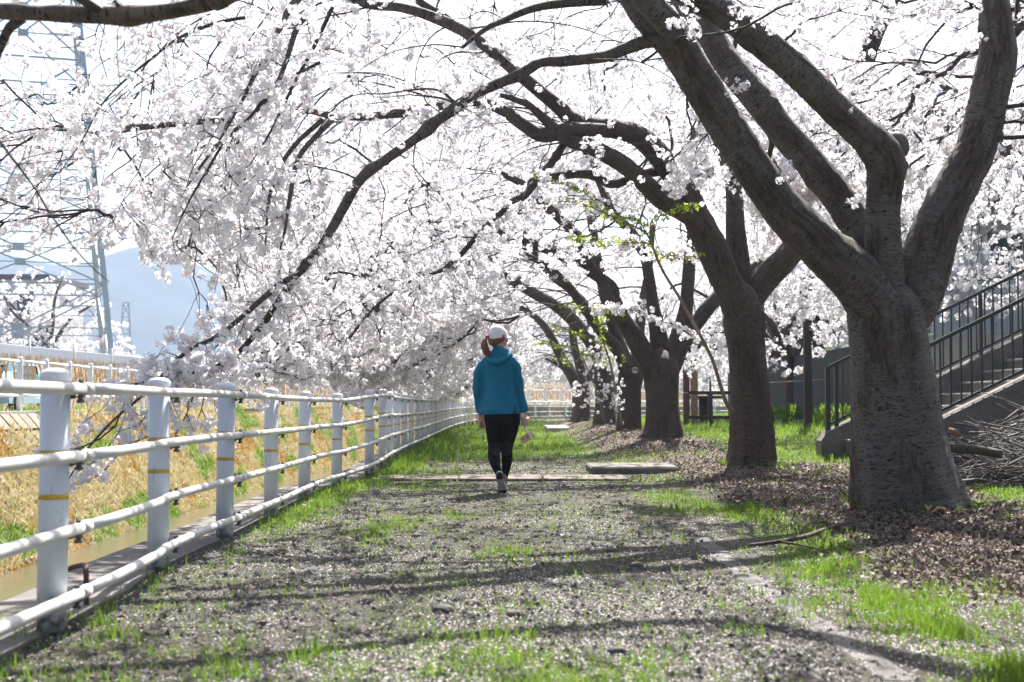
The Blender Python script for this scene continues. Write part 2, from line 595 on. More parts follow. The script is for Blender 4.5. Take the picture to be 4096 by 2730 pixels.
def litter(x, y):
    n = fbm(x * 1.3, y * .8, 0, 41, 4)
    a = ss(1.7, 2.3, x + .5 * (n - .5)) * ss(6.2, 7.4, y) * (1 - ss(55, 70, y))
    a = a * (1 - .8 * ss(4.2, 4.7, x) * ss(11.5, 13, y)) * (1 - ss(3.5, 4.2, x) * ss(19, 21, y))
    a = np.maximum(a, ss(1.3, 1.9, x) * ss(20, 25, y) * (1 - ss(2.9, 3.6, x)) * (1 - ss(55, 70, y)) * ss(.3, .5, n + .1))
    return np.clip(a * (1 - .55 * lawn(x, y)), 0, 1)


def build_ground():
    ys = np.concatenate([np.arange(-14, 3, 1.0), np.arange(3, 12, .1), np.arange(12, 30, .22), np.arange(30, 60, .7), np.arange(60, 116, 1.5)])
    t = np.concatenate([[0, .002, .3, .42], np.linspace(.5, 5.4, 70)[0:], np.linspace(5.6, 12, 34), np.geomspace(12.6, 420, 22)])
    X = bank_x(ys)[:, None] + t[None]
    Y = ys[:, None] + 0 * X
    Z = gh(X, Y)
    Z[:, 0] = -.03
    n, m = X.shape
    V = np.stack([X, Y, Z], -1).reshape(-1, 3)
    i, j = np.meshgrid(np.arange(n - 1), np.arange(m - 1), indexing='ij')
    i, j = i.ravel(), j.ravel()
    F = np.stack([i * m + j, i * m + j + 1, (i + 1) * m + j + 1, (i + 1) * m + j], 1)
    mk('ground', V, F, M['ground'], attrs={'green': ('FLOAT', np.clip(lawn(V[:, 0], V[:, 1]) * 1.15, 0, 1)), 'litter': ('FLOAT', litter(V[:, 0], V[:, 1]) * .85)},
       kind='structure', label='dirt and gravel footpath with grass verges strewn with cherry petals')


build_ground()


def build_far():
    ys = np.concatenate([np.arange(-14, 70, 1.2), np.arange(70, 120, 1.0), np.geomspace(121, 900, 24)])
    t = np.concatenate([[0, .6, 2, 4.2, 4.4, 5, 5.6, 6.2, 6.8, 7.0, 8], np.arange(9, 60, 1.3), np.geomspace(64, 900, 18)])
    fx = far_x(ys)
    fx = np.where(ys > 175, 420 + (ys - 175) * 1.5, fx)
    X = fx[:, None] - t[None] * np.where(ys > 116, 1 + (ys - 116) * .02, 1)[:, None]
    # let the rows beyond the bend follow the bank by spreading their columns
    Y = ys[:, None] + 0 * X
    Z = fh(X, Y)
    n, m = X.shape
    V = np.stack([X, Y, Z], -1).reshape(-1, 3)
    i, j = np.meshgrid(np.arange(n - 1), np.arange(m - 1), indexing='ij')
    i, j = i.ravel(), j.ravel()
    F = np.stack([i * m + j, (i + 1) * m + j, (i + 1) * m + j + 1, i * m + j + 1], 1)
    mk('far_bank_ground', V, F, M['far_ground'], kind='structure', label='dry brown levee beyond the river')


build_far()


def poly_offset(P, d):
    """offset a polyline to its right by d"""
    T = np.gradient(P, axis=0)
    T /= np.linalg.norm(T, axis=1)[:, None]
    return P + np.stack([T[:, 1], -T[:, 0]], 1) * d


def dense(P, step):
    return catmull(np.column_stack([P, np.zeros(len(P))]), step)[:, :2]


def strip(A, B):
    """faces between two equal rows of points"""
    n = len(A)
    V = np.vstack([A, B])
    i = np.arange(n - 1)
    return V, np.stack([i, i + 1, i + 1 + n, i + n], 1)


FD = dense(FAR[:-1], 1.0)
FOOT = poly_offset(FD, 1.25)
WATER_Z, FOOT_Z = -1.72, -1.95
# stone revetment backing of the far bank
A = np.column_stack([FD, np.full(len(FD), .70)])
B = np.column_stack([FOOT, np.full(len(FOOT), FOOT_Z)])
V, F = strip(A, B)
M['joint'] = simple('revetment_joint', (.11, .085, .045), .95, col2=(.05, .05, .02), scale=6)
mk('far_bank_wall', V, F, M['joint'], kind='structure', smooth=False, label='sloping stone revetment of the far bank')
# edge beam along the top
C1 = poly_offset(FD, -.32)
V, F = strip(np.column_stack([C1, np.full(len(FD), .745)]), np.column_stack([poly_offset(FD, .03), np.full(len(FD), .745)]))
V2, F2 = strip(np.column_stack([poly_offset(FD, .03), np.full(len(FD), .745)]), np.column_stack([poly_offset(FD, .03), np.full(len(FD), .60)]))
mb = MB(); mb.add(V, F); mb.add(V2, F2)
mb.build('far_bank_kerb', M['concrete_pale'], kind='structure', label='pale concrete kerb along the top of the far bank')
# near river wall and coping
ND = dense(np.column_stack([FEN[:, 0] - .42, FEN[:, 1]]), .8)
mb = MB()
z0 = np.full(len(ND), 1.0)
mb.add(*strip(np.column_stack([ND, -.03 + 0 * z0]), np.column_stack([ND + [-.06, 0], -2.1 + 0 * z0])))
mb.build('river_wall', M['concrete_dark'], kind='structure', label='concrete wall below the near bank')
mb = MB()
mb.add(*strip(np.column_stack([ND + [-.05, 0], .012 + 0 * z0]), np.column_stack([ND + [.42, 0], .018 + 0 * z0])))
mb.add(*strip(np.column_stack([ND + [-.05, 0], -.14 + 0 * z0]), np.column_stack([ND + [-.05, 0], .012 + 0 * z0])))
mb.add(*strip(np.column_stack([ND + [.42, 0], .018 + 0 * z0]), np.column_stack([ND + [.42, 0], -.1 + 0 * z0])))
mb.build('bank_coping', M['concrete_dark'], kind='structure', label='grey concrete coping under the near fence')

# water
m, N, L, b = newmat('river_water')
b.inputs['Base Color'].default_value = (.12, .10, .07, 1)
b.inputs['Roughness'].default_value = .12
b.inputs['Specular IOR Level'].default_value = .8
tc = N.new('ShaderNodeTexCoord')
mp = N.new('ShaderNodeMapping'); mp.inputs['Scale'].default_value = (1, .55, 1)
L.new(tc.outputs['Object'], mp.inputs[0])
n1 = N.new('ShaderNodeTexNoise'); n1.inputs['Scale'].default_value = 7; n1.inputs['Detail'].default_value = 6
L.new(mp.outputs[0], n1.inputs['Vector'])
bp = N.new('ShaderNodeBump'); bp.inputs['Strength'].default_value = .8; bp.inputs['Distance'].default_value = .03
L.new(n1.outputs['Fac'], bp.inputs['Height']); L.new(bp.outputs[0], b.inputs['Normal'])
M['water'] = m
V = np.array([(-9.4, -14, WATER_Z), (100, -14, WATER_Z), (100, 112, WATER_Z), (-9.4, 112, WATER_Z)])
mk('river_water', V, np.array([[0, 1, 2, 3]]), M['water'], kind='structure', label='shallow brown river between the two banks')

# diagonal stones of the revetment: one part each near the camera, the rest in one piece
def quad_stone(c, u, v, w, hu, hv, th, skew, jit):
    k = np.array([(-1, -1), (1, -1), (1, 1), (-1, 1)], float)
    P = []
    for (a, bq) in k: P.append(c + u * (a * hu + bq * skew) + v * bq * hv)
    P = np.array(P) + w * -.03
    Q = c + (P - c) * .90 + w * (th + .03)
    return np.vstack([P, Q + w * jit])


SF = np.array([[0, 1, 5, 4], [1, 2, 6, 5], [2, 3, 7, 6], [3, 0, 4, 7], [4, 5, 6, 7]])
rev = empty('revetment_facing', (-9, 27, .7), 'diagonally laid grey stone facing under the far fence, overgrown with dry grass', 'stone facing')
stones, allst = [], MB()
arc = np.concatenate([[0], np.cumsum(np.hypot(*np.diff(FD, axis=0).T))])
BW, BH = .46, .34
sl_len = math.hypot(1.25, .7 - FOOT_Z)
for r in range(int(sl_len / BH) + 1):
    for kx in range(int((arc[-1] - 26) / BW)):
        s = 26 + kx * BW + (BW * .5 if r % 2 else 0)
        fr = (r + .5) * BH / sl_len
        if fr > .97 or s > arc[-1] - 2: continue
        i = int(np.searchsorted(arc, s)) - 1
        f = (s - arc[i]) / (arc[i + 1] - arc[i])
        top = np.append(FD[i] * (1 - f) + FD[i + 1] * f, .70)
        ft = np.append(FOOT[i] * (1 - f) + FOOT[i + 1] * f, FOOT_Z)
        u = np.append(FD[i + 1] - FD[i], 0); u /= np.linalg.norm(u)
        v = top - ft; v /= np.linalg.norm(v)
        w = np.cross(u, v)
        if w[2] < 0: w = -w
        c = top * (1 - fr) + ft * fr
        stones.append((s, r, quad_stone(c, u, v, w, BW * .47, BH * .47, .035, -.17, random.uniform(0, .02))))
stones.sort(key=lambda q: q[0] + q[1] * .01)
vis = [q for q in stones if 14 + 14 < q[0] < 62]
vis.sort(key=lambda q: q[0])
near_ids = set(id(q) for q in vis[:300])
for q in stones:
    if id(q) in near_ids:
        mk('stone', q[2], SF, M['block'], rev, smooth=False)
    elif q[0] < 150:
        allst.add(q[2], SF)
allst.build('stones', M['block'], rev, kind='stuff')

# mountains under haze
def build_mountain():
    X = np.linspace(-620, 700, 150)
    D = np.linspace(560, 1000, 50)
    xx, dd = np.meshgrid(X, D, indexing='ij')
    prof = np.interp((xx / 800) * FPX + 2048, [-2500, -600, 300, 560, 640, 900, 1300, 2300, 3400, 7000], [60, 92, 80, 85, 85, 68, 54, 38, 30, 40])
    t = np.clip(1 - np.abs(dd - 800) / 240, 0, 1)
    Z = prof * t ** .8 * (.86 + .28 * fbm(xx * .012, dd * .012, 0, 8, 4)) + 1.2
    V = np.stack([xx, dd, Z], -1).reshape(-1, 3)
    n, m_ = xx.shape
    i, j = np.meshgrid(np.arange(n - 1), np.arange(m_ - 1), indexing='ij')
    i, j = i.ravel(), j.ravel()
    F = np.stack([i * m_ + j, (i + 1) * m_ + j, (i + 1) * m_ + j + 1, i * m_ + j + 1], 1)
    mk('mountains', V, F, simple('wooded_slope', (.03, .045, .065), .95, var=.5, scale=.03), kind='structure', label='far blue mountain ridge fading in the haze')


build_mountain()

# haze over the whole valley
m = bpy.data.materials.new('haze_air')
m.use_nodes = True
N, L = m.node_tree.nodes, m.node_tree.links
N.clear()
o_ = N.new('ShaderNodeOutputMaterial')
pv = N.new('ShaderNodeVolumePrincipled')
pv.inputs['Color'].default_value = (.52, .72, 1.0, 1)
pv.inputs['Density'].default_value = .00045
pv.inputs['Anisotropy'].default_value = .2
L.new(pv.outputs[0], o_.inputs['Volume'])
mb = MB(); mb.box(-1500, 1700, -40, 1080, -3.2, 112)
HAZE = mb.build('haze', m, kind='stuff', label='thin pale haze filling the valley air')

# ------------------------------------------------------------------ near fence
def fhz(y): return float(np.interp(y, [5.57, 9, 12, 15.5, 17.3, 19.2, 22, 30, 60, 80], [0, 0, -.02, -.03, .03, .05, .02, 0, .03, 0]))


fd = dense(FEN, .25)
farc = np.concatenate([[0], np.cumsum(np.hypot(*np.diff(fd, axis=0).T))])


def fen_at(s): return np.array([np.interp(s, farc, fd[:, 0]), np.interp(s, farc, fd[:, 1])])


def s_of_y(y): return float(np.interp(y, fd[:, 1], farc))


post_s = [s_of_y(y) for y in (-2.4, -.4, 1.57, 3.57, 5.57, 7.64, 9.39, 11.38, 13.47, 15.5, 17.3, 19.2)]
while post_s[-1] < farc[-1] - 60: post_s.append(post_s[-1] + 2.0)
fence = empty('guard_fence', (-1.8, 5.57, 0), 'long white pipe guard fence with four rails and yellow-banded round posts along the path', 'fence')

mb = MB()
V, F, _ = tube([(0, 0, -.05, .057), (0, 0, .985, .057)], .5, 24, 0, 0)
mb.add(V, F)
def grimy(name, col, z0, z1):
    m, N, L, b = newmat(name)
    tc = N.new('ShaderNodeTexCoord'); sp = N.new('ShaderNodeSeparateXYZ'); L.new(tc.outputs['Object'], sp.inputs[0])
    oi = N.new('ShaderNodeObjectInfo')
    ad = N.new('ShaderNodeVectorMath'); ad.operation = 'ADD'; L.new(tc.outputs['Object'], ad.inputs[0]); L.new(oi.outputs['Location'], ad.inputs[1])
    mp = N.new('ShaderNodeMapping'); mp.inputs['Scale'].default_value = (1, 1, .22); L.new(ad.outputs[0], mp.inputs[0])
    n1 = N.new('ShaderNodeTexNoise'); n1.inputs['Scale'].default_value = 38; n1.inputs['Detail'].default_value = 6; n1.inputs['Roughness'].default_value = .7; L.new(mp.outputs[0], n1.inputs['Vector'])
    n2 = N.new('ShaderNodeTexNoise'); n2.inputs['Scale'].default_value = 26; n2.inputs['Detail'].default_value = 5; L.new(ad.outputs[0], n2.inputs['Vector'])
    mr = N.new('ShaderNodeMapRange'); mr.inputs[1].default_value = z0; mr.inputs[2].default_value = z1; mr.inputs[3].default_value = .34; mr.inputs[4].default_value = -.12; L.new(sp.outputs['Z'], mr.inputs[0])
    a = N.new('ShaderNodeMath'); a.operation = 'ADD'; L.new(mr.outputs[0], a.inputs[0]); L.new(n2.outputs['Fac'], a.inputs[1])
    r1 = N.new('ShaderNodeValToRGB'); r1.color_ramp.elements[0].position = .66; r1.color_ramp.elements[1].position = .92; L.new(a.outputs[0], r1.inputs[0])
    r2 = N.new('ShaderNodeValToRGB'); r2.color_ramp.elements[0].position = .60; r2.color_ramp.elements[1].position = .72; L.new(n1.outputs['Fac'], r2.inputs[0])
    m1 = N.new('ShaderNodeMix'); m1.data_type = 'RGBA'; m1.inputs[6].default_value = (*col, 1); m1.inputs[7].default_value = (*[c * .62 for c in col], 1); L.new(r2.outputs[0], m1.inputs[0])
    m2 = N.new('ShaderNodeMix'); m2.data_type = 'RGBA'; L.new(m1.outputs[2], m2.inputs[6]); m2.inputs[7].default_value = (.10, .085, .07, 1); L.new(r1.outputs[0], m2.inputs[0])
    n3 = N.new('ShaderNodeTexNoise'); n3.inputs['Scale'].default_value = 70; n3.inputs['Detail'].default_value = 3; L.new(ad.outputs[0], n3.inputs['Vector'])
    r3 = N.new('ShaderNodeValToRGB'); r3.color_ramp.elements[0].position = .735; r3.color_ramp.elements[1].position = .75; L.new(n3.outputs['Fac'], r3.inputs[0])
    m3 = N.new('ShaderNodeMix'); m3.data_type = 'RGBA'; L.new(m2.outputs[2], m3.inputs[6]); m3.inputs[7].default_value = (.11, .07, .05, 1); L.new(r3.outputs[0], m3.inputs[0])
    L.new(m3.outputs[2], b.inputs['Base Color']); b.inputs['Roughness'].default_value = .38
    return m


M['post_paint'] = grimy('post_paint', (.60, .64, .68), .0, .30)
M['rail_paint'] = grimy('rail_paint', (.56, .555, .54), -9, -8)
post_me = mb.mesh('post', M['post_paint'], True)
mb = MB()
pr = [(0, 0, .985, .058), (0, 0, 1.0, .061), (0, 0, 1.012, .061), (0, 0, 1.026, .05), (0, 0, 1.034, .028), (0, 0, 1.036, .004)]
th = np.arange(24) * 2 * math.pi / 24
V = np.vstack([[(r * math.cos(t), r * math.sin(t), z) for t in th] for (_, _, z, r) in pr])
i, j = np.meshgrid(np.arange(5), np.arange(24), indexing='ij'); i, j = i.ravel(), j.ravel()
mb.add(V, np.stack([i * 24 + j, i * 24 + (j + 1) % 24, (i + 1) * 24 + (j + 1) % 24, (i + 1) * 24 + j], 1))
cap_me = mb.mesh('cap', M['white_paint'], True)
mb = MB(); V, F, _ = tube([(0, 0, 0, .0585), (0, 0, .021, .0585)], .5, 24, 0, 0); mb.add(V, F)
band_me = mb.mesh('yellow_band', M['yellow'], True)
mb = MB()
mb.box(.05, .10, -.022, .022, -.034, -.026); mb.box(.05, .058, -.03, .03, -.04, .03)
mb.cyl((.085, 0, -.055), (.085, 0, .036), .011, .009, n=8); mb.cyl((.085, 0, -.055), (.085, 0, -.045), .017, n=6)
brk_me = mb.mesh('bracket', M['steel'])
RAIL_H = (.955, .69, .405, .15)
for k, s in enumerate(post_s):
    x, y = fen_at(s)
    a = fen_at(s + .3) - fen_at(s - .3)
    rz = math.atan2(a[1], a[0]) - math.pi / 2
    gz = float(gh(x + .1, y))
    gz = min(gz, .05) if y < 60 else gz
    base = fence.location
    o = put('post', post_me, fence, (x - base.x, y - base.y, fhz(y) - base.z), (R(random.uniform(-.5, .5)), R(random.uniform(-.5, .5)), rz))
    put('cap', cap_me, o)
    put('yellow_band', band_me, o, (0, 0, .695))
    put('yellow_band', band_me, o, (0, 0, .525))
    if y < 50:
        for h in RAIL_H: put('bracket', brk_me, o, (0, .045, h))
fo = poly_offset(fd, .088)
for h in RAIL_H:
    for k in range(0, len(post_s) - 1, 2):
        s0, s1 = post_s[k] + .12, post_s[min(k + 2, len(post_s) - 1)] + .115
        seg = [(s0, 0)] + [(q, 0) for q in farc[(farc > s0 + .1) & (farc < s1 - .1)][::3]] + [(s1, 0)]
        P = []
        for q, _ in seg:
            xx, yy = np.interp(q, farc, fo[:, 0]), np.interp(q, farc, fo[:, 1])
            P.append((xx, yy, h + fhz(yy) + .0012 * math.sin(q * 3 + h * 9), .0235))
        V, F, _ = tube(P, .5, 14 if s0 < s_of_y(30) else 8, 0, 0)
        mk('rail', V, F, M['rail_paint'], fence)
        if P[-1][1] < 46:
            e = P[-1]
            d = np.array(P[-1][:3]) - np.array(P[-2][:3]); d /= np.linalg.norm(d)
            q = np.array(e[:3])
            V, F, _ = tube([(*(q - d * .05), .0262), (*(q + d * .05), .0262)], .5, 14, 0, 0)
            mk('rail_sleeve', V, F, M['rail_paint'], fence)
# rusty step iron in the coping behind the first post
st = empty('step_iron', PX(345, 2400, 5.95), 'rusty bent step iron standing behind the nearest fence post', 'step iron')
a, b_, c_, d_ = [PX(*q) for q in ((275, 2275, 6.2), (330, 2262, 6.05), (344, 2290, 5.95), (345, 2420, 5.95))]
V, F, _ = tube([(*a, .012), (*b_, .012), (*c_, .012), (*d_, .012)], .02, 10, .05, .03)
mk('iron_bar', V, F, M['rust'], st)

# ------------------------------------------------------------------ far fence with yellow rings
ff = empty('promenade_fence', (-9.35, 27, .7), 'white railing with yellow oval rings on top of the far bank', 'fence')
FO = poly_offset(FD, -.36)
oarc = np.concatenate([[0], np.cumsum(np.hypot(*np.diff(FO, axis=0).T))])
def fo_at(s): return np.array([np.interp(s, oarc, FO[:, 0]), np.interp(s, oarc, FO[:, 1])])
mb = MB(); V, F, _ = tube([(0, 0, 0, .055), (0, 0, 1.04, .055), (0, 0, 1.06, .045)], .6, 12, 0, 0); mb.add(V, F)
fpost = mb.mesh('post', M['far_paint'], True)
mb = MB(); V, F, _ = tube([(0, 0, 0, .057), (0, 0, .03, .057)], .6, 12, 0, 0); mb.add(V, F)
fband = mb.mesh('yellow_band', M['yellow'], True)
mb = MB(); V, F, _ = tube([(.05, 0, 0, .028), (1.45, 0, 0, .028)], 1.5, 8, 0, 0); mb.add(V, F)
frail = mb.mesh('rail', M['far_paint'], True)


def loop_tube(pts, r, n=6):
    P = [(*p, r) for p in pts]
    return tube(P + [P[0]], .09, n, 0, 0, cap=False)


mb = MB(); V, F, _ = loop_tube([(.225 * math.cos(t), 0, .335 + .33 * math.sin(t)) for t in np.linspace(0, 2 * math.pi, 13)[:-1]], .013); mb.add(V, F)
fring = mb.mesh('ring', M['ring_yellow'], True)
mb = MB(); V, F, _ = tube([(0, 0, .66, .012), (.09, 0, .5, .012), (.14, 0, .25, .012), (.10, 0, 0, .012)], .1, 6, 0, 0); mb.add(V, F)
fstem = mb.mesh('curved_bar', M['ring_yellow'], True)
s = float(np.interp(27.14, FO[:len(FO) // 2, 1], oarc[:len(FO) // 2])) - 15
npan = 0
while s < 205:
    p, q = fo_at(s), fo_at(s + 1.5)
    rz = math.atan2(q[1] - p[1], q[0] - p[0])
    loc = Vector((p[0], p[1], .72)) - ff.location
    o = put('post', fpost, ff, loc, (0, 0, rz))
    if p[1] < 95 and npan < 90:
        put('yellow_band', fband, o, (0, 0, .60))
    for h in (.97, .32): put('rail', frail, ff, loc + Vector((0, 0, h)), (0, 0, rz))
    if npan < 88:
        ca, sa = math.cos(rz), math.sin(rz)
        for xx in (.26, .98): put('ring', fring, ff, loc + Vector((ca * xx, sa * xx, .31)), (0, 0, rz))
        put('curved_bar', fstem, ff, loc + Vector((ca * .62, sa * .62, .31)), (0, 0, rz))
    npan += 1
    s += 1.5

# guard rail on the levee crest
gr = empty('levee_guardrail', (-16, 40, 2.3), 'pale grey sheet guard rail running along the top of the levee', 'guard rail')
GO = poly_offset(FD, -7.4)
garc = np.concatenate([[0], np.cumsum(np.hypot(*np.diff(GO, axis=0).T))])
beam = MB(); beam.box(0, 3.94, -.03, .03, .12, .50, .012); beam_me = beam.mesh('guard_panel', simple('pale_sheet', (.34, .39, .45), .5, var=.1))
gp = MB(); gp.cyl((0, 0, -.3), (0, 0, .74), .05, n=8); gp_me = gp.mesh('post', M['far_paint'], True)
s = 34.0
while s < garc[-1] - 12:
    p = np.array([np.interp(s, garc, GO[:, 0]), np.interp(s, garc, GO[:, 1])]); q = np.array([np.interp(s + 4, garc, GO[:, 0]), np.interp(s + 4, garc, GO[:, 1])])
    rz = math.atan2(q[1] - p[1], q[0] - p[0])
    z = float(fh(p[0], p[1]))
    put('guard_panel', beam_me, gr, Vector((p[0], p[1], z)) - gr.location, (0, 0, rz))
    put('post', gp_me, gr, Vector((p[0], p[1], z)) - gr.location, (0, 0, rz))
    s += 4

# ------------------------------------------------------------------ lattice towers
def lattice(name, cx, cy, z0, levels, hw, leg, br, label, plates=True, rz=0.0):
    t = empty(name, (cx, cy, z0), label, 'pylon', rz=rz)
    def w(z): return np.interp(z, [q[0] for q in hw], [q[1] for q in hw])
    for sx in (-1, 1):
        for sy in (-1, 1):
            m_ = MB()
            m_.bar((sx * w(z0), sy * w(z0), 0), (sx * w(levels[-1]), sy * w(levels[-1]), levels[-1] - z0), leg)
            V, F = m_.arrays(); put('leg', meshdata('leg', V, F, M['pylon'], False), t)
    for a, b in zip(levels[:-1], levels[1:]):
        for s_ in range(4):
            m_ = MB(); pl = MB()
            wa, wb = w(a), w(b)
            cs, sn = [(1, 0), (0, 1), (-1, 0), (0, -1)][s_]
            def pt(u, z, ww): return (cs * ww - sn * u * ww, sn * ww + cs * u * ww, z - z0)
            m_.bar(pt(-1, a, wa), pt(1, b, wb), br); m_.bar(pt(1, a, wa), pt(-1, b, wb), br * .98)
            m_.bar(pt(-1, b, wb), pt(1, b, wb), br)
            zc = a + (b - a) * wa / (wa + wb)
            wc = w(zc)
            m_.bar(pt(-1, zc, wc), pt(1, zc, wc), br * .7)
            zq = (a + zc) / 2; wq = w(zq); uq = 1 - (zq - a) / (b - a) * 2
            m_.bar(pt(-1, zq, wq), pt(-uq, zq, wq), br * .6); m_.bar(pt(1, zq, wq), pt(uq, zq, wq), br * .6)
            zu = (b + zc) / 2; wu = w(zu); uu = abs(1 - (zu - a) / (b - a) * 2)
            m_.bar(pt(-1, zu, wu), pt(-uu, zu, wu), br * .6); m_.bar(pt(1, zu, wu), pt(uu, zu, wu), br * .6)
            V, F = m_.arrays(); o = put('cross_bracing', meshdata('cross_bracing', V, F, M['pylon'], False), t)
            if plates:
                c0 = np.array(pt(0, zc, wc + .03)); ux = np.array([-sn, cs, 0.0]) * .28; nx = np.array([cs, sn, 0.0]) * .03
                Vp = [c0 + i_ * ux + k_ * np.array([0, 0, .2]) + n_ * nx for n_ in (-1, 1) for k_ in (-1, 1) for i_ in (-1, 1)]
                put('gusset_plate', meshdata('gusset_plate', np.array(Vp), np.array([[0, 2, 3, 1], [4, 5, 7, 6], [0, 1, 5, 4], [2, 6, 7, 3], [0, 4, 6, 2], [1, 3, 7, 5]]), M['pylon'], False), o)
    return t


lattice('power_pylon', -26.6, 76.5, 2.2, [2.2, 7.05, 10.6, 14.2, 19.0, 24, 29, 34, 38], [(2.2, 4.75), (38, 1.2)], .28, .085, 'tall steel lattice pylon just behind the far levee at the left edge', rz=.322)
lattice('power_pylon', -68, 250, 2, [2, 6, 9.5, 13, 16, 18.5], [(2, 1.4), (18.5, .5)], .22, .12, 'distant small hazy lattice pylon in front of the blue mountain', False, .3)

# utility pole, apartment blocks and roofs across the river
pole = empty('utility_pole', (-14.6, 86, 2.2), 'slender grey pole standing behind the far fence in front of the mountain', 'pole')
mb = MB(); mb.cyl((-14.6, 86, 2.0), (-14.6, 86, 7.0), .17, .13, n=10); mb.build('pole_shaft', M['pylon'], pole, True)
mb = MB(); mb.bar((-15.4, 86, 6.3), (-13.8, 86, 6.3), .1); mb.build('crossarm', M['pylon'], pole)


def block(name, x0, x1, y0, y1, z0, z1, floors, bays, wall, label, balcony=False, roofmat=None):
    t = empty(name, ((x0 + x1) / 2, y0, z0), label, 'building')
    mb = MB(); mb.box(x0, x1, y0, y1, z0, z1); mb.build('wall', wall, t)
    mb = MB(); mb.box(x0 - .3, x1 + .3, y0 - .3, y1 + .3, z1 + .003, z1 + .35); mb.build('roof', roofmat or M['concrete_pale'], t)
    fhh, bw = (z1 - z0) / floors, (x1 - x0) / bays
    fr = MB(); fr.box(-.5, .5, -.06, 0, 0, 1.0); fr.box(-.04, .04, -.075, -.06, 0.02, .98)
    fm = fr.mesh('window', M['far_paint'])
    gl = MB(); gl.box(-.44, .44, -.068, -.062, .06, .94); gm = gl.mesh('pane', M['glass'])
    for i in range(floors):
        for j in range(bays):
            w_, h_ = bw * .5, fhh * .5
            o = put('window', fm, t, (x0 + bw * (j + .5) - t.location.x, -.003, fhh * (i + .3)))
            o.scale = (w_, 1, h_)
            put('pane', gm, o, (0, -.012, 0))
        if balcony:
            zb = z0 + fhh * i
            mb = MB(); mb.box(x0 + .2, x1 - .2, y0 - 1.4, y0 - .003, zb + .0, zb + .16)
            o = mb.build('balcony', M['concrete_pale'], t)
            mb = MB(); mb.bar((x0 + .2, y0 - 1.38, zb + 1.15), (x1 - .2, y0 - 1.38, zb + 1.15), .05); mb.bar((x0 + .2, y0 - 1.38, zb + .25), (x1 - .2, y0 - 1.38, zb + .25), .04)
            for q in np.arange(x0 + .25, x1 - .2, .13): mb.bar((q, y0 - 1.38, zb + .25), (q, y0 - 1.38, zb + 1.13), .022)
            V, F = mb.arrays()
            put('balustrade', meshdata('balustrade', V - np.array([(x0 + x1) / 2, y0, z0]) - np.array(o.location), F, M['far_paint'], False), o)
    return t


block('apartment_block', -17.5, -3.5, 250, 262, 2, 9.2, 4, 9, M['wall_pale'], 'distant pale apartment block with rows of small windows seen left of the walker')
block('apartment_block', -29, -20, 240, 250, 2, 8.2, 3, 4, M['wall_pale'], 'lower distant pale building left of the apartment block across the river')
block('warehouse', -75, -38, 190, 205, 2, 5.0, 1, 9, M['wall_pale'], 'long low pale hall at the foot of the mountain')
block('house', -41, -32, 98, 106, 2.2, 9.4, 2, 3, M['wall_pale'], 'small house half hidden by the pylon across the river', roofmat=M['roof'])
block('hillside_house', 9.8, 24, 37, 47, 1.2, 8.2, 3, 7, M['wall_pale'], 'pale apartment building with balconies behind the blossom above the stairs', True)

# parked car beyond the far fence
car = empty('parked_car', (-12.2, 34, .72), 'small light blue hatchback parked behind the far fence at the left edge', 'car')
prof = [(-1.55, .28), (-1.6, .62), (-1.5, .82), (-1.15, 1.02), (-.95, 1.22), (.55, 1.26), (.95, .92), (1.5, .80), (1.6, .55), (1.58, .28)]
Vc = []
for sx, ins in ((-1, 0), (1, 0)):
    for (yy, zz) in prof: Vc.append((sx * (.74 - (.12 if zz > 1.0 else 0)), yy, zz - .12))
n = len(prof)
Fq = [[i, (i + 1) % n, (i + 1) % n + n, i + n] for i in range(n)]
M['car_blue'] = simple('light_blue_car_paint', (.33, .52, .58), .25)
put('body', meshdata('body', np.array(Vc), [np.array(Fq), np.array([list(range(n - 1, -1, -1)), list(range(n, 2 * n))])], M['car_blue'], False), car)
for (a, b, c, d) in (((.645, .5, .84), (.645, -.9, .84), (.63, -.85, 1.06), (.63, .42, 1.06)), ((-.645, .5, .84), (-.645, -.9, .84), (-.63, -.85, 1.06), (-.63, .42, 1.06))):
    sx = 1 if a[0] > 0 else -1
    P = np.array([a, b, c, d]) + [sx * .075, 0, 0]
    put('side_window', meshdata('side_window', np.vstack([P, P - [sx * .02, 0, 0]]), SF, M['glass'], False), car)
P = np.array([(-.55, -1.44, .76), (.55, -1.44, .76), (.5, -1.06, 1.03), (-.5, -1.06, 1.03)]) + [0, -.04, .03]
put('rear_window', meshdata('rear_window', np.vstack([P, P + [0, .02, -.02]]), SF, M['glass'], False), car)
wm = MB(); wm.cyl((-.09, 0, 0), (.09, 0, 0), .26, n=18); wme = wm.mesh('wheel', simple('tyre', (.02, .02, .02), .8), False)
hm = MB(); hm.cyl((-.1, 0, 0), (.1, 0, 0), .15, n=14); hme = hm.mesh('rim', M['steel'], False)
for sx in (-.68, .68):
    for yy in (-.98, 1.0):
        o = put('wheel', wme, car, (sx, yy, .26)); put('rim', hme, o)
lm = MB(); lm.box(-.09, .09, -.02, .02, -.07, .07); lme = lm.mesh('tail_lamp', simple('red_lens', (.4, .02, .02), .2))
for sx in (-.6, .6): put('tail_lamp', lme, car, (sx, -1.61, .58))

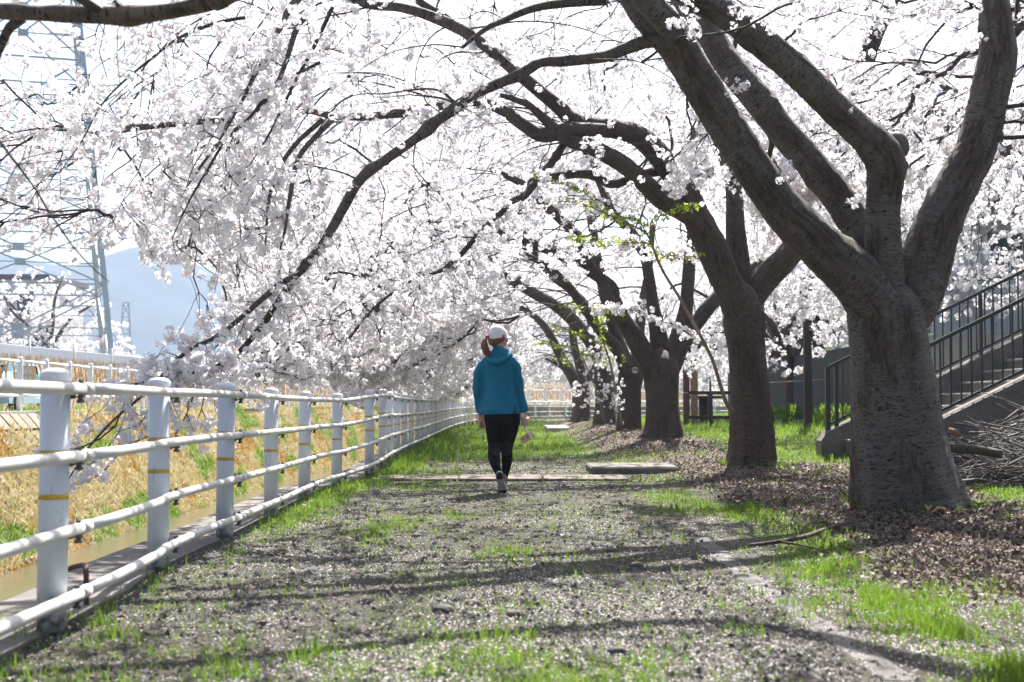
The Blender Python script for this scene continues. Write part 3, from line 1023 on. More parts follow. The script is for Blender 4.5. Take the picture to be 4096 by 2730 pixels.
# ------------------------------------------------------------------ concrete pieces on the path
cr = empty('drain_cover', (-.3, 16.9, 0), 'flat brownish concrete strip crossing the path behind the walker', 'drain cover')
xs = np.linspace(-1.62, 1.35, 4)
for a, b in zip(xs[:-1], xs[1:]):
    zt = float(gh((a + b) / 2, 16.9)) + .03
    mb = MB(); mb.box(a + .008, b - .008, 16.42, 17.35, zt - .12, zt, .008)
    mb.build('cover_slab', simple('worn_concrete', (.19, .155, .13), .9, col2=(.09, .07, .058), scale=5, bump=.3), cr)
sl = empty('concrete_slab', (1.55, 18.6, 0), 'low raised concrete slab lying beside the path left of the second tree', 'slab')
mb = MB(); mb.box(1.0, 2.12, 18.05, 19.35, -.1, .09, .02); mb.build('slab_body', M['concrete_dark'], sl)
sl = empty('paving_slab', (1.75, 46, .1), 'pale flat concrete slab in the grass beside the far trees', 'slab')
mb = MB(); mb.box(1.1, 2.3, 43.5, 49, 0, float(gh(1.7, 46)) + .05, .01); mb.build('slab_body', M['concrete_pale'], sl)
kb = empty('path_kerb', (1.24, 6, 0), 'buried grey concrete kerb between the gravel path and the grass on the right', 'kerb')
y = 2.6
while y < 9.2:
    xx = 1.235 + .015 * math.sin(y * 1.7)
    zt = (float(gh(xx, y)) + float(gh(xx, y + 1))) / 2 + random.uniform(.000, .008)
    mb = MB(); mb.box(xx - .062, xx + .062, y + .006, y + .994, zt - .15, zt, .008)
    mb.build('kerb_stone', M['kerb'], kb)
    y += 1.0

# ------------------------------------------------------------------ staircase on the right
X0, YN, YF, SLOPE = 4.70, 17.1, 21.1, .49
stc = empty('concrete_staircase', (X0, 19, 0), 'weathered concrete staircase climbing to the right behind the nearest tree', 'stairs')
for yy in (YN, YF):
    w = .17
    prof = [(X0 - .16, -.1), (X0 - .16, .34), (X0 - .06, .48), (X0 + .12, .56), (11.6, .56 + (11.6 - X0 - .12) * SLOPE), (11.6, -.1)]
    n = len(prof)
    V = [(x, yy - w, z) for x, z in prof] + [(x, yy + w, z) for x, z in prof]
    F = [[i, (i + 1) % n, (i + 1) % n + n, i + n] for i in range(n)]
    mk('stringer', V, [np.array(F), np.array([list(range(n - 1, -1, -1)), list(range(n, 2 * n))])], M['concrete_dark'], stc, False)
RISE, TREAD = .167, .341
for k in range(18):
    x = X0 + .20 + k * TREAD
    zt = .20 + (k + 1) * RISE
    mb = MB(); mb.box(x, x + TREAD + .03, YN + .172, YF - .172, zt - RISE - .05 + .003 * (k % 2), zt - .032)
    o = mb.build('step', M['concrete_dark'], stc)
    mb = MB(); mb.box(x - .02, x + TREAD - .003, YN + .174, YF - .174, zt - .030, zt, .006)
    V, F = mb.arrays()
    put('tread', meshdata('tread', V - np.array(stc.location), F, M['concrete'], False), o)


def stair_rail(yy, label, ylab):
    t = empty('stair_railing', (X0, yy, .5), label, 'railing')
    def z(x): return .56 + (x - X0 - .12) * SLOPE
    xe = 11.4
    def part(nm, fn):
        m_ = MB(); fn(m_); m_.build(nm, M['black'], t)
    part('handrail', lambda m_: m_.bar((X0 + .0, yy, z(X0) + .93), (xe, yy, z(xe) + .93), .05, .045))
    part('bottom_rail', lambda m_: m_.bar((X0 + .0, yy, z(X0) + .08), (xe, yy, z(xe) + .08), .035, .035))
    for px in np.arange(X0 + .11, xe, 2.15):
        part('post', lambda m_: m_.bar((px, yy, z(px) - .06), (px, yy, z(px) + .905), .052))
    part('post', lambda m_: m_.bar((X0 - .02, yy, z(X0) - .04), (X0 - .02, yy, z(X0) + .93), .07))
    m_ = MB(); m_.bar((0, 0, .09), (0, 0, .905), .02); me = m_.mesh('baluster', M['black'])
    for px in np.arange(X0 + .20, xe, .125):
        put('baluster', me, t, (px - X0, 0, z(px) - .5))


stair_rail(YF, 'black steel railing on the far side of the staircase', 0)
stair_rail(YN, 'black steel railing on the near side of the staircase beside the brush pile', 0)

# dark post, retaining wall, pavilion and bench railing
pl = empty('timber_post', (5.82, 28, .3), 'tall dark square timber post standing on the grass between the first two trees', 'post')
mb = MB(); mb.bar((5.82, 28, .2), (5.82, 28, 4.2), .145); mb.build('post_shaft', M['wood_dark'], pl)
mb = MB(); mb.bar((5.82, 28, 4.2), (5.82, 28, 4.3), .19); mb.build('post_cap', M['wood_dark'], pl)
mb = MB(); mb.box(6.88, 22, 24.3, 24.6, .0, 2.06); 
mb.build('stair_side_wall', M['concrete_pale'], kind='structure', label='pale concrete retaining wall behind the staircase')
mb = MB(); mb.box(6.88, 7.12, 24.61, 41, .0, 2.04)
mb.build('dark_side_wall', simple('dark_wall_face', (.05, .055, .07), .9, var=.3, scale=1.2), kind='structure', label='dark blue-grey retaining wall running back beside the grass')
cf = empty('corrugated_fence', (8, 27, 2), 'pale corrugated sheet fence on the retaining wall behind the staircase', 'fence')
me = MB()
for k in range(12):
    me.box(k * .1, k * .1 + .055, -.02, .02, 0, 1.38)
    me.box(k * .1 + .055, k * .1 + .1, .0, .03, 0, 1.38)
me.box(-.01, 1.2, -.035, -.021, 1.30, 1.38)
shm = me.mesh('corrugated_panel', simple('pale_sheet_metal', (.40, .45, .50), .5, var=.12, scale=2))
for k in range(9): put('corrugated_panel', shm, cf, (k * 1.215, 0, .02))
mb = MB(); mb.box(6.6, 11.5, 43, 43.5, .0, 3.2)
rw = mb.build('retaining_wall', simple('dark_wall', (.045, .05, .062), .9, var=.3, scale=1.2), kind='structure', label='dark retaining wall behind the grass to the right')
cb = empty('wire_fence', (5, 30, .4), 'low wire strung across the grass in front of the dark wall', 'wire fence')
V, F, _ = tube([(4.6, 33, 1.30, .008), (7, 31, 1.42, .008), (9, 29, 1.6, .008)], .4, 6, 0, 0)
mk('wire', V, F, M['concrete'], cb)
for q in ((4.6, 33), (7.0, 31), (9.0, 29)):
    mb = MB(); mb.cyl((q[0], q[1], .2), (q[0], q[1], 1.5 if q[0] < 8 else 1.65), .025, n=8); mb.build('stake', M['wood_dark'], cb, True)

pv_ = empty('pavilion', (6.3, 41, .3), 'open park shelter with grey tiled hip roof behind the second tree', 'pavilion')
px0, px1, py0, py1, ze, zr = 4.5, 8.1, 39.2, 43.0 - .3, 2.55, 3.25
for (x, y) in ((4.85, 39.6), (7.75, 39.6), (4.85, 42.2), (7.75, 42.2)):
    mb = MB(); mb.box(x - .085, x + .085, y - .085, y + .085, .1, ze - .02, .01)
    mb.build('post', M['wood_red'], pv_)
mb = MB()
for (a, b) in (((4.85, 39.6), (7.75, 39.6)), ((4.85, 42.2), (7.75, 42.2)), ((4.85, 39.6), (4.85, 42.2)), ((7.75, 39.6), (7.75, 42.2))):
    mb.bar((a[0], a[1], ze - .1 if a[1] == b[1] else ze - .103), (b[0], b[1], ze - .1 if a[1] == b[1] else ze - .103), .12)
mb.build('beam', M['wood_dark'], pv_)
cxx, cyy = (px0 + px1) / 2, (py0 + py1) / 2
V = [(px0, py0, ze), (px1, py0, ze), (px1, py1, ze), (px0, py1, ze), (cxx - .4, cyy, zr), (cxx + .4, cyy, zr)]
V += [(a, b, c - .06) for a, b, c in V]
F4 = np.array([[0, 1, 5, 4], [2, 3, 4, 5], [7, 6, 10, 11], [9, 8, 11, 10], [0, 6, 7, 1], [1, 7, 8, 2], [2, 8, 9, 3], [3, 9, 6, 0]])
F3 = np.array([[1, 2, 5], [3, 0, 4], [8, 7, 11], [6, 9, 10]])
mk('roof', V, [F4, F3], M['roof'], pv_, False)
mb = MB()
for k in range(6):                       # tile courses on the slope that faces the path
    f = k / 6
    a = np.array([px0 * (1 - f) + (cxx - .4) * f, py0 * (1 - f) + cyy * f, ze * (1 - f) + zr * f + .012]); b = np.array([px1 * (1 - f) + (cxx + .4) * f, py0 * (1 - f) + cyy * f, ze * (1 - f) + zr * f + .012])
    mb.bar(a, b, .12, .03)
mb.build('tile_courses', M['roof'], pv_)
br = empty('timber_railing', (4.5, 37, .4), 'dark brown timber railing with maroon end post beside the shelter', 'railing')
for x, mt in ((4.52, 'wood_red'), (5.15, 'wood_dark'), (5.85, 'wood_dark')):
    mb = MB(); z0 = float(gh(x, 37)); mb.box(x - .06, x + .06, 36.94, 37.06, z0 - .1, z0 + .86, .008); mb.build('post', M[mt], br)
z0 = float(gh(5.2, 37))
for h in (.82, .18):
    mb = MB(); mb.box(4.585, 6.1, 36.96, 37.04, z0 + h - .045, z0 + h + .045); mb.build('rail', M['wood_dark'], br)
tb = empty('picnic_table', (5.35, 39.9, .4), 'dark picnic table standing inside the shelter', 'table')
mb = MB(); mb.box(4.95, 5.95, 39.85, 40.75, 1.02, 1.09, .01); mb.build('table_top', M['wood_dark'], tb)
mb = MB(); mb.box(5.3, 5.6, 40.15, 40.45, .2, 1.02); mb.build('pedestal', M['wood_dark'], tb)
tp = empty('timber_post', (4.9, 38.3, .4), 'square tan timber post standing behind the dark railing', 'post')
mb = MB(); mb.box(4.81, 4.99, 38.2, 38.38, .2, 2.1, .01); mb.build('post_shaft', M['wood_tan'], tp)

# ------------------------------------------------------------------ brush pile beside the stairs
def sticks(n, seed):
    r = np.random.default_rng(seed)
    V, F, off = [], [], 0
    for k in range(n):
        x = 4.75 + 4.2 * r.random() ** .8
        y = 14.9 + 2.0 * r.random()
        top = (.12 + .85 * ss(4.6, 6.6, x)) * (1 - .45 * abs(y - 15.9)) + .12
        z = gh(x, y) + top * r.random() ** .6
        a = r.uniform(-.8, .8) if r.random() < .75 else r.uniform(0, 3.1)
        ln = r.uniform(.5, 1.7)
        d = np.array([math.cos(a), math.sin(a) * .7, r.normal(.18, .22)])
        s = np.cross(d, r.normal(size=3)); s /= np.linalg.norm(s)
        c = np.array([x, y, z])
        rad = r.choice([.004, .006, .009, .014], p=[.35, .35, .2, .1])
        P = [(*(c - d * ln / 2), rad), (*(c - d * ln * .15 + s * ln * r.uniform(.02, .12)), rad * .95), (*(c + d * ln * .2 - s * ln * .05), rad * .8), (*(c + d * ln / 2 + s * .12 * r.normal()), rad * .4)]
        P = [(p[0], p[1], max(p[2], float(gh(p[0], p[1])) + .01), p[3]) for p in P]
        v, f, _ = tube(P, .35, 4, 0, 0, cap=False)
        V.append(v); F.append(f[0] + off); off += len(v)
    return np.vstack(V), np.vstack(F)


bp_ = empty('brush_pile', (5.6, 15.9, .1), 'heap of dead grey branches piled against the staircase', 'brush pile')
V, F = sticks(2100, 11)
mk('branches', V, F, M['dead_stick'], bp_, kind='stuff')
V, F, bk = tube([(*PX(3790, 1790, 14.6), .05), (*PX(3900, 1800, 14.6), .052), (*PX(4010, 1818, 14.5), .045)], .06, 12, .1, .03, 3)
mk('log', V, F, M['bark_brown'], attrs={'bark': ('FLOAT_VECTOR', bk)}, label='thick grey log lying at the foot of the brush pile', cat='log')
V, F, _ = tube([(*PX(3797, 1722, 14.75), .026), (*PX(3835, 1732, 14.66), .028)], .03, 12, .14, .05, 4)
mk('sawn_log', V, F, simple('fresh_wood', (.30, .16, .08), .8, col2=(.12, .08, .05), scale=12), label='short sawn log with a fresh orange end on the brush pile', cat='log')

# ------------------------------------------------------------------ the walker
M['jacket'] = simple('blue_shell', (.001, .150, .270), .5, var=.18, scale=6, bump=.8, bscale=11, spec=.22)
M['legging'] = simple('black_legging', (.006, .006, .008), .8, spec=.15)
M['legging_grey'] = simple('charcoal_panel', (.016, .016, .020), .7, spec=.25)
M['skin'] = simple('skin', (.52, .30, .22), .5, var=.06, scale=20)
M['cap'] = simple('white_cap', (.72, .70, .74), .75, var=.06, scale=18, bump=.2, bscale=35)
M['hair'] = simple('auburn_hair', (.24, .095, .045), .4, var=.45, scale=28)
M['shoe_white'] = simple('shoe_white', (.62, .62, .62), .5)
M['sole'] = simple('sole_rubber', (.34, .31, .27), .7, var=.3, scale=60)
M['sole_black'] = simple('sole_black', (.015, .015, .015), .5)
M['gold'] = simple('rose_gold', (.62, .36, .24), .3, .4)
PS, PY_ = 400.6, 14.2


def K(px, py, dy=0.0): return ((px - 2048) / PS, PY_ + dy, .9 + (1612 - py) / PS)


def hull_rings(rings, n=28, cap=True):
    """rings: (py, xl, xr, dy, ry [, tilt]) -> closed body of elliptical rings"""
    Rr = np.array([[*K((a[1] + a[2]) / 2, a[0], a[3]), (a[2] - a[1]) / 2 / PS, a[4]] for a in rings])
    Q = catmull(Rr, .012)
    t = np.arange(n) * 2 * math.pi / n
    V = np.stack([Q[:, 0:1] + Q[:, 3:4] * np.cos(t), Q[:, 1:2] + Q[:, 4:5] * np.sin(t), Q[:, 2:3] + 0 * t[None]], -1).reshape(-1, 3)
    m_ = len(Q)
    i, j = np.meshgrid(np.arange(m_ - 1), np.arange(n), indexing='ij'); i, j = i.ravel(), j.ravel()
    F = [np.stack([i * n + j, (i + 1) * n + j, (i + 1) * n + (j + 1) % n, i * n + (j + 1) % n], 1)]
    F += [np.array([list(range(n))]), np.array([list(range(m_ * n - 1, (m_ - 1) * n - 1, -1))])]
    return V, F


def fuse(shapes, voxel, smooth, name='tmp'):
    """union overlapping closed shapes into one continuous skin; returns vertex and face arrays"""
    mb = MB()
    for s_ in shapes: mb.add(s_[0], s_[1])
    V, F = mb.arrays()
    o = bpy.data.objects.new(name, meshdata(name, V, F))
    COL.objects.link(o)
    r = o.modifiers.new('r', 'REMESH'); r.mode = 'VOXEL'; r.voxel_size = voxel
    q = o.modifiers.new('s', 'SMOOTH'); q.factor = .5; q.iterations = smooth
    dg = bpy.context.evaluated_depsgraph_get()
    me = bpy.data.meshes.new_from_object(o.evaluated_get(dg))
    V = np.empty(len(me.vertices) * 3, np.float32); me.vertices.foreach_get('co', V)
    ln = np.empty(len(me.polygons), np.int32); me.polygons.foreach_get('loop_total', ln)
    vi = np.empty(len(me.loops), np.int32); me.loops.foreach_get('vertex_index', vi)
    V = V.reshape(-1, 3)
    F = [vi.reshape(-1, 4)] if (ln == 4).all() else None
    if F is None:
        st_ = np.concatenate([[0], np.cumsum(ln)[:-1]])
        F = [vi[st_[ln == k][:, None] + np.arange(k)] for k in np.unique(ln)]
    bpy.data.objects.remove(o); bpy.data.meshes.remove(me)
    return V.astype(float), F


def T4(*pts): return [(*K(p[0], p[1], p[2]), p[3]) for p in pts]
def shape(P, step=.02, n=14, **kw): V, F, _ = tube(P, step, n, 0, 0, **kw); return V, F


me_ = empty('person', K(2005, 1972), 'walker seen from behind in blue hooded jacket, black leggings and white cap', 'person')
HF = Vector((.87, .49, 0)).normalized()      # where the face points
HS = Vector((-.49, .87, 0)).normalized()     # her left, on the far side
HC = Vector(K(1993, 1353, .0))


def head_pt(f, s_, z): v = HC + HF * f + HS * s_ + Vector((0, 0, z)); return np.array(v)


def ellipsoid(c, ra, rb, rz, n=20, m_=14, fr=None):
    th = np.linspace(0, math.pi, m_)[1:-1]; ph = np.arange(n) * 2 * math.pi / n
    V = []
    for t in th:
        for p in ph: V.append((ra * math.sin(t) * math.cos(p), rb * math.sin(t) * math.sin(p), rz * math.cos(t)))
    V = np.array(V + [(0, 0, rz), (0, 0, -rz)])
    if fr is not None: V = V[:, :1] * np.array(fr[0]) + V[:, 1:2] * np.array(fr[1]) + V[:, 2:3] * np.array([0, 0, 1])
    V = V + np.array(c)
    k = m_ - 2
    i, j = np.meshgrid(np.arange(k - 1), np.arange(n), indexing='ij'); i, j = i.ravel(), j.ravel()
    F = [np.stack([i * n + j, (i + 1) * n + j, (i + 1) * n + (j + 1) % n, i * n + (j + 1) % n], 1)]
    j = np.arange(n)
    F.append(np.stack([np.full(n, k * n), j, (j + 1) % n], 1)); F.append(np.stack([np.full(n, k * n + 1), (k - 1) * n + (j + 1) % n, (k - 1) * n + j], 1))
    return V, F


fr = (tuple(HF), tuple(HS))
head = [ellipsoid(head_pt(-.012, 0, .02), .092, .074, .098, fr=fr), ellipsoid(head_pt(.03, 0, -.035), .058, .056, .068, fr=fr),
        ellipsoid(head_pt(.066, 0, -.072), .022, .024, .018, fr=fr), ellipsoid(head_pt(.040, 0, -.055), .042, .045, .034, fr=fr)]
def ht(*pts): return [(*head_pt(*p[:3]), p[3]) for p in pts]
head += [shape(ht((.078, 0, .008, .009), (.094, 0, -.010, .010), (.104, 0, -.024, .012), (.088, 0, -.030, .010)), .006, 10),
         shape(ht((.080, -.022, -.050, .006), (.091, 0, -.049, .008), (.080, .022, -.050, .006)), .006, 8),
         shape(ht((.078, -.020, -.060, .006), (.088, 0, -.060, .008), (.078, .020, -.060, .006)), .006, 8),
         shape(ht((.070, -.045, .018, .009), (.082, -.020, .022, .010), (.084, 0, .016, .009), (.082, .020, .022, .010), (.070, .045, .018, .009)), .008, 8)]
for sgn in (-1, 1):                                                  # ears
    head.append(shape(ht((-.002, sgn * .070, -.034, .006), (-.014, sgn * .078, -.010, .008), (-.010, sgn * .080, .014, .008), (.004, sgn * .076, .018, .006), (.010, sgn * .070, .004, .005)), .006, 8))
neck = [shape(T4((1998, 1378, .01, .056), (1993, 1400, -.005, .055), (1993, 1430, -.01, .065)), .015, 16)]
torso = [hull_rings([(1430, 1960, 2030, -.01, .06), (1455, 1938, 2052, -.01, .080), (1500, 1935, 2055, 0, .10), (1580, 1945, 2045, 0, .10), (1640, 1945, 2062, 0, .10), (1672, 1955, 2060, 0, .09)], 20)]
armL = [shape(T4((1945, 1462, 0, .034), (1916, 1540, .01, .032), (1917, 1600, .02, .032), (1921, 1655, .03, .024), (1923, 1664, .03, .026)), .02, 12)]
armR = [shape(T4((2046, 1462, 0, .032), (2075, 1540, .01, .030), (2087, 1600, .02, .028), (2098, 1655, .03, .024), (2098, 1664, .03, .027)), .02, 12)]
legs_in = [shape(T4((1978, 1670, 0, .06), (1976, 1800, .05, .048), (1984, 1845, -.02, .042), (1996, 1888, -.16, .032), (2000, 1900, -.19, .030)), .03, 12),
           shape(T4((2040, 1670, 0, .06), (2027, 1800, .08, .046), (2026, 1850, .12, .042), (2016, 1920, .20, .030), (2012, 1950, .23, .034)), .03, 12)]
# left hand hanging, fingers loosely curled
hl = [shape(T4((1922, 1660, .03, .020), (1922, 1672, .03, .024), (1923, 1684, .03, .026), (1925, 1692, .03, .022)), .008, 12, ell=(1.15, .8))]
for (x0, dx, d0, ln, r) in ((1918, -1, -.018, 24, .0085), (1921, 2, -.006, 28, .009), (1925, 5, .006, 26, .0088), (1930, 5, .016, 21, .008)):
    hl.append(shape(T4((x0 + 1, 1684, .03 + d0, r), (x0 + dx * .3, 1690 + ln * .35, .025 + d0, r * .98), (x0 + dx, 1690 + ln * .7, .028 + d0, r * .9), (x0 + dx * 2.2, 1690 + ln, .042 + d0, r * .72)), .006, 8))
hl.append(shape(T4((1930, 1668, .02, .010), (1937, 1682, .012, .0105), (1939, 1694, .015, .0095), (1938, 1703, .02, .008)), .006, 8))
# right hand closed round the stick
hr = [shape(T4((2098, 1660, .03, .021), (2100, 1670, .03, .026), (2101, 1682, .035, .029), (2100, 1695, .035, .024)), .008, 12)]
for k, (y0, r) in enumerate(((1675, .0098), (1683, .0102), (1691, .0098), (1699, .0086))):
    hr.append(shape(T4((2112, y0 - 4, .045, r), (2113, y0, .020, r), (2107, y0 + 3, -.008, r), (2097, y0 + 3, -.020, r), (2088, y0 + 1, -.012, r * .92), (2084, y0 - 1, .004, r * .75)), .006, 8))
hr.append(shape(T4((2106, 1668, .01, .0105), (2096, 1671, -.012, .011), (2088, 1677, -.016, .010), (2085, 1684, -.010, .008)), .006, 8))
V, F = fuse(head + neck + torso + armL + armR + legs_in + hl + hr, .0058, 2)
mk('body', V, F, M['skin'], me_)
# eyes and mouth line as small pieces of the body
for sgn in (-1, 1):
    V, F = ellipsoid(head_pt(.074, sgn * .030, .002), .012, .014, .009, 12, 8, fr=fr)
    mk('eye', V, F, simple('eye_white', (.5, .48, .46), .2), me_)
# hair
hair = [ellipsoid(head_pt(-.022, 0, .010), .094, .081, .088, fr=fr), ellipsoid(head_pt(-.050, 0, -.030), .056, .068, .060, fr=fr)]
hair += [shape(ht((.02, -.078, .03, .014), (.002, -.083, .0, .012), (-.02, -.076, -.03, .010)), .008, 8)]
V, F = fuse(hair, .006, 4)
k = 1 + .02 * np.sin(V[:, 2] * 260)
mk('hair', V, F, M['hair'], me_)
pony = []
prs = random.Random(5)
for i in range(54):
    a, rr = prs.uniform(0, 6.28), prs.random() ** .5
    ox, oy = rr * math.cos(a), rr * math.sin(a)
    e = prs.uniform(-9, 6)
    pony.append(shape(T4((1948 + 3 * ox, 1352 + 2 * oy, -.075 + .010 * oy, .006), (1939 + 8 * ox, 1366, -.105 + .022 * oy, .006), (1939 + 13 * ox, 1386, -.118 + .030 * oy, .0055),
                         (1945 + 14 * ox, 1406 + e * .4, -.115 + .030 * oy, .005), (1950 + 13 * ox, 1424 + e, -.110 + .02 * oy, .0015)), .018, 5))
mb = MB()
for q in pony: mb.add(*q)
mb.build('ponytail', M['hair'], me_, True)
V, F = shape(T4((1944, 1349, -.085, .012), (1950, 1347, -.068, .015), (1953, 1352, -.062, .012)), .006, 8)
mk('hair_tie', V, F, simple('red_tie', (.35, .03, .05), .6), me_)
# cap: six-panel crown, band, strap, button, curved peak
def cap_crown():
    V = []
    n, m_ = 48, 14
    for i in range(m_):
        t = i / (m_ - 1) * math.pi / 2
        for j in range(n):
            p = j * 2 * math.pi / n
            seam = 1 - .018 * max(0, math.cos(p * 6)) ** 10
            f = math.cos(p); s_ = math.sin(p)
            r = math.cos(t) ** .82
            low = -.012 - .030 * (f < -.2) * 0
            z = (math.sin(t) ** 1.05) * .118 + low * (1 - math.sin(t)) + (.018 * f) * (1 - math.sin(t))
            if f < -.86: z += .030 * ss(.86, .985, -f) * (1 - math.sin(t)) * (1 - i / m_)
            V.append(head_pt(-.014 + r * f * .106 * seam, r * s_ * .088 * seam, .012 + z))
    i, j = np.meshgrid(np.arange(m_ - 1), np.arange(n), indexing='ij'); i, j = i.ravel(), j.ravel()
    return np.array(V), [np.stack([i * n + j, i * n + (j + 1) % n, (i + 1) * n + (j + 1) % n, (i + 1) * n + j], 1)]
V, F = cap_crown()
V = V + .0022 * (fbm(V[:, 0] * 45, V[:, 1] * 45, V[:, 2] * 30, 3, 3) - .5)[:, None] * 3
crown = mk('cap', V, F, M['cap'], me_, label='white baseball cap with curved peak')
# peak
V = []
for i in range(7):
    u = i / 6
    for j in range(13):
        v = (j / 12 - .5) * 2
        f = .066 + .078 * u * (1 - .55 * v * v)
        s_ = v * (.070 - .006 * u)
        z = .030 - .012 * u - .030 * v * v * (.4 + .6 * u)
        f2 = f - .038 * v * v
        V.append(head_pt(f2, s_, z))
V = np.array(V); V = np.vstack([V, V - [0, 0, .006]])
i, j = np.meshgrid(np.arange(6), np.arange(12), indexing='ij'); i, j = i.ravel(), j.ravel()
F1 = np.stack([i * 13 + j, (i + 1) * 13 + j, (i + 1) * 13 + j + 1, i * 13 + j + 1], 1)
e = np.concatenate([78 + np.arange(13)]); 
Fe = np.stack([e[:-1], e[:-1] + 91, e[1:] + 91, e[1:]], 1)
def local(Vv, o):
    q = Vector((0, 0, 0)); p = o
    while p is not None: q = q + p.location; p = p.parent
    return Vv - np.array(q)
put('cap_peak', meshdata('cap_peak', local(V, crown), [F1, F1[:, ::-1] + 91, Fe], M['cap']), crown)
P = [(-.098 * math.cos(a) - .014, -.086 * math.sin(a), -.012 + .004 * math.cos(a), .0075) for a in np.linspace(-1.0, 1.0, 9)]
V, F = shape(ht(*P), .01, 8, ell=(.35, 1.35))
put('cap_strap', meshdata('cap_strap', local(V, crown), F, M['cap']), crown)
V, F = ellipsoid(head_pt(-.014, 0, .131), .010, .010, .006, 10, 6, fr=fr)
put('cap_button', meshdata('cap_button', local(V, crown), F, M['cap']), crown)

# jacket
jk = [hull_rings([(1408, 1964, 2024, -.010, .060), (1418, 1950, 2040, -.010, .074), (1430, 1934, 2058, -.005, .092), (1446, 1920, 2070, 0, .106), (1472, 1918, 2070, 0, .112), (1510, 1922, 2066, 0, .112),
                  (1555, 1927, 2064, 0, .118), (1605, 1922, 2074, 0, .132), (1640, 1918, 2080, 0, .150), (1656, 1920, 2082, 0, .152)], 36),
      shape(T4((1947, 1448, 0, .038), (1929, 1464, 0, .048), (1914, 1500, .0, .048), (1910, 1545, .005, .045), (1913, 1595, .02, .040), (1917, 1632, .03, .040), (1919, 1644, .03, .036), (1920, 1652, .03, .031)), .015, 18),
      shape(T4((2044, 1447, 0, .038), (2060, 1462, 0, .048), (2070, 1498, .0, .049), (2077, 1545, .005, .046), (2087, 1595, .02, .042), (2094, 1630, .03, .042), (2098, 1644, .03, .036), (2098, 1651, .03, .031)), .015, 18),
      hull_rings([(1432, 1958, 2036, -.015, .070), (1412, 1962, 2030, -.012, .066), (1396, 1968, 2022, -.008, .060), (1384, 1975, 2012, -.004, .052)], 20)]
jk += [shape(T4((1956, 1408, .02, .016), (1950, 1424, -.04, .024), (1964, 1444, -.105, .030), (1992, 1452, -.125, .034), (2022, 1440, -.105, .030), (2040, 1420, -.05, .026), (2036, 1404, .01, .018)), .012, 12, ell=(1, .8)),
       shape(T4((1954, 1402, .01, .013), (1962, 1420, -.07, .020), (1988, 1432, -.105, .024), (2018, 1420, -.085, .022), (2034, 1402, -.03, .018)), .012, 12)]
V, F = fuse(jk, .0085, 3)
Z, X_, Yv = V[:, 2], V[:, 0] - K(1996, 0)[0], V[:, 1] - PY_
Nv = np.stack([X_ / .2, Yv / .13, 0 * Z], 1); Nv /= np.maximum(np.linalg.norm(Nv, axis=1)[:, None], .2)
low = np.clip((1.40 - Z) / .5, 0, 1)
arm = np.clip((np.abs(X_ - .002 + .0) - .165) / .03, 0, 1)
fold = .034 * (fbm(V[:, 0] * 9 + Z * 1.6, V[:, 1] * 6, Z * 1.7, 61, 3) - .5) * (1 - arm) * (.5 + low)
fold += .006 * np.sin(V[:, 0] * 55 + 4 * fbm(V[:, 0] * 5, Z * 3, 0, 4, 2)) * (1 - arm) * np.exp(-((Z - .84) / .16) ** 2)
fold += .026 * (fbm(V[:, 0] * 10, V[:, 1] * 10, Z * 16 + X_ * 18, 77, 3) - .5) * arm
fold += .005 * (np.abs(fbm(V[:, 0] * 16 + Z * 9, V[:, 1] * 10, Z * 14, 88, 3) - .5) * -4 + .4) * (1 - arm) * np.exp(-((Z - .86) / .12) ** 2)
fold += -.013 * np.exp(-((np.abs(X_) - .152 + (Z - 1.3) * .04) / .010) ** 2) * (Z < 1.34) * (Z > .84) * (Yv < 0)
V = V + Nv * fold[:, None]
jacket = mk('jacket', V, F, M['jacket'], me_, label='blue hooded shell jacket')
V, F = shape([(K(1996, 1653)[0] + .200 * math.cos(a), PY_ + .150 * math.sin(a), K(0, 1655)[2] + .007 * math.cos(a), .008) for a in np.linspace(0, 2 * math.pi, 25)], .02, 8, ell=(.7, 1.2))
put('hem', meshdata('hem', local(V, jacket), F, M['jacket']), jacket)

# leggings with grey knee and calf panels
lg = [hull_rings([(1625, 1938, 2072, 0, .125), (1650, 1934, 2080, -.004, .135), (1675, 1936, 2082, -.008, .138), (1700, 1942, 2080, -.004, .115)], 28),
      shape(T4((1975, 1680, 0, .086), (1976, 1720, .01, .084), (1978, 1762, .035, .073), (1977, 1796, .055, .063), (1976, 1822, .02, .062), (1981, 1850, -.06, .054), (1990, 1876, -.13, .040), (1998, 1892, -.17, .034)), .02, 20),
      shape(T4((2043, 1680, 0, .088), (2040, 1720, .02, .082), (2032, 1762, .055, .068), (2027, 1800, .08, .058), (2028, 1835, .11, .058), (2024, 1875, .15, .045), (2018, 1912, .20, .034), (2014, 1938, .22, .032)), .02, 20)]
V, F = fuse(lg, .008, 4)
V = V + .0022 * (fbm(V[:, 0] * 20, V[:, 1] * 20, V[:, 2] * 45, 14, 2)[:, None] - .5)
leg_o = mk('leggings', V, F, [M['legging'], M['legging_grey']], me_, label='black leggings with charcoal panels behind the knees',
           midx=(lambda c: ((c[:, 2] > .335 + .16 * (c[:, 0] + .178) ** 2 * 60 * .2) & (c[:, 2] < .50) & (c[:, 2] > .375 + 4.0 * (c[:, 0] + .150) ** 2 * (c[:, 0] < -.10) * 3)).astype(int))(V[F[0][:, :4]].mean(1)) if len(F) == 1 else None)

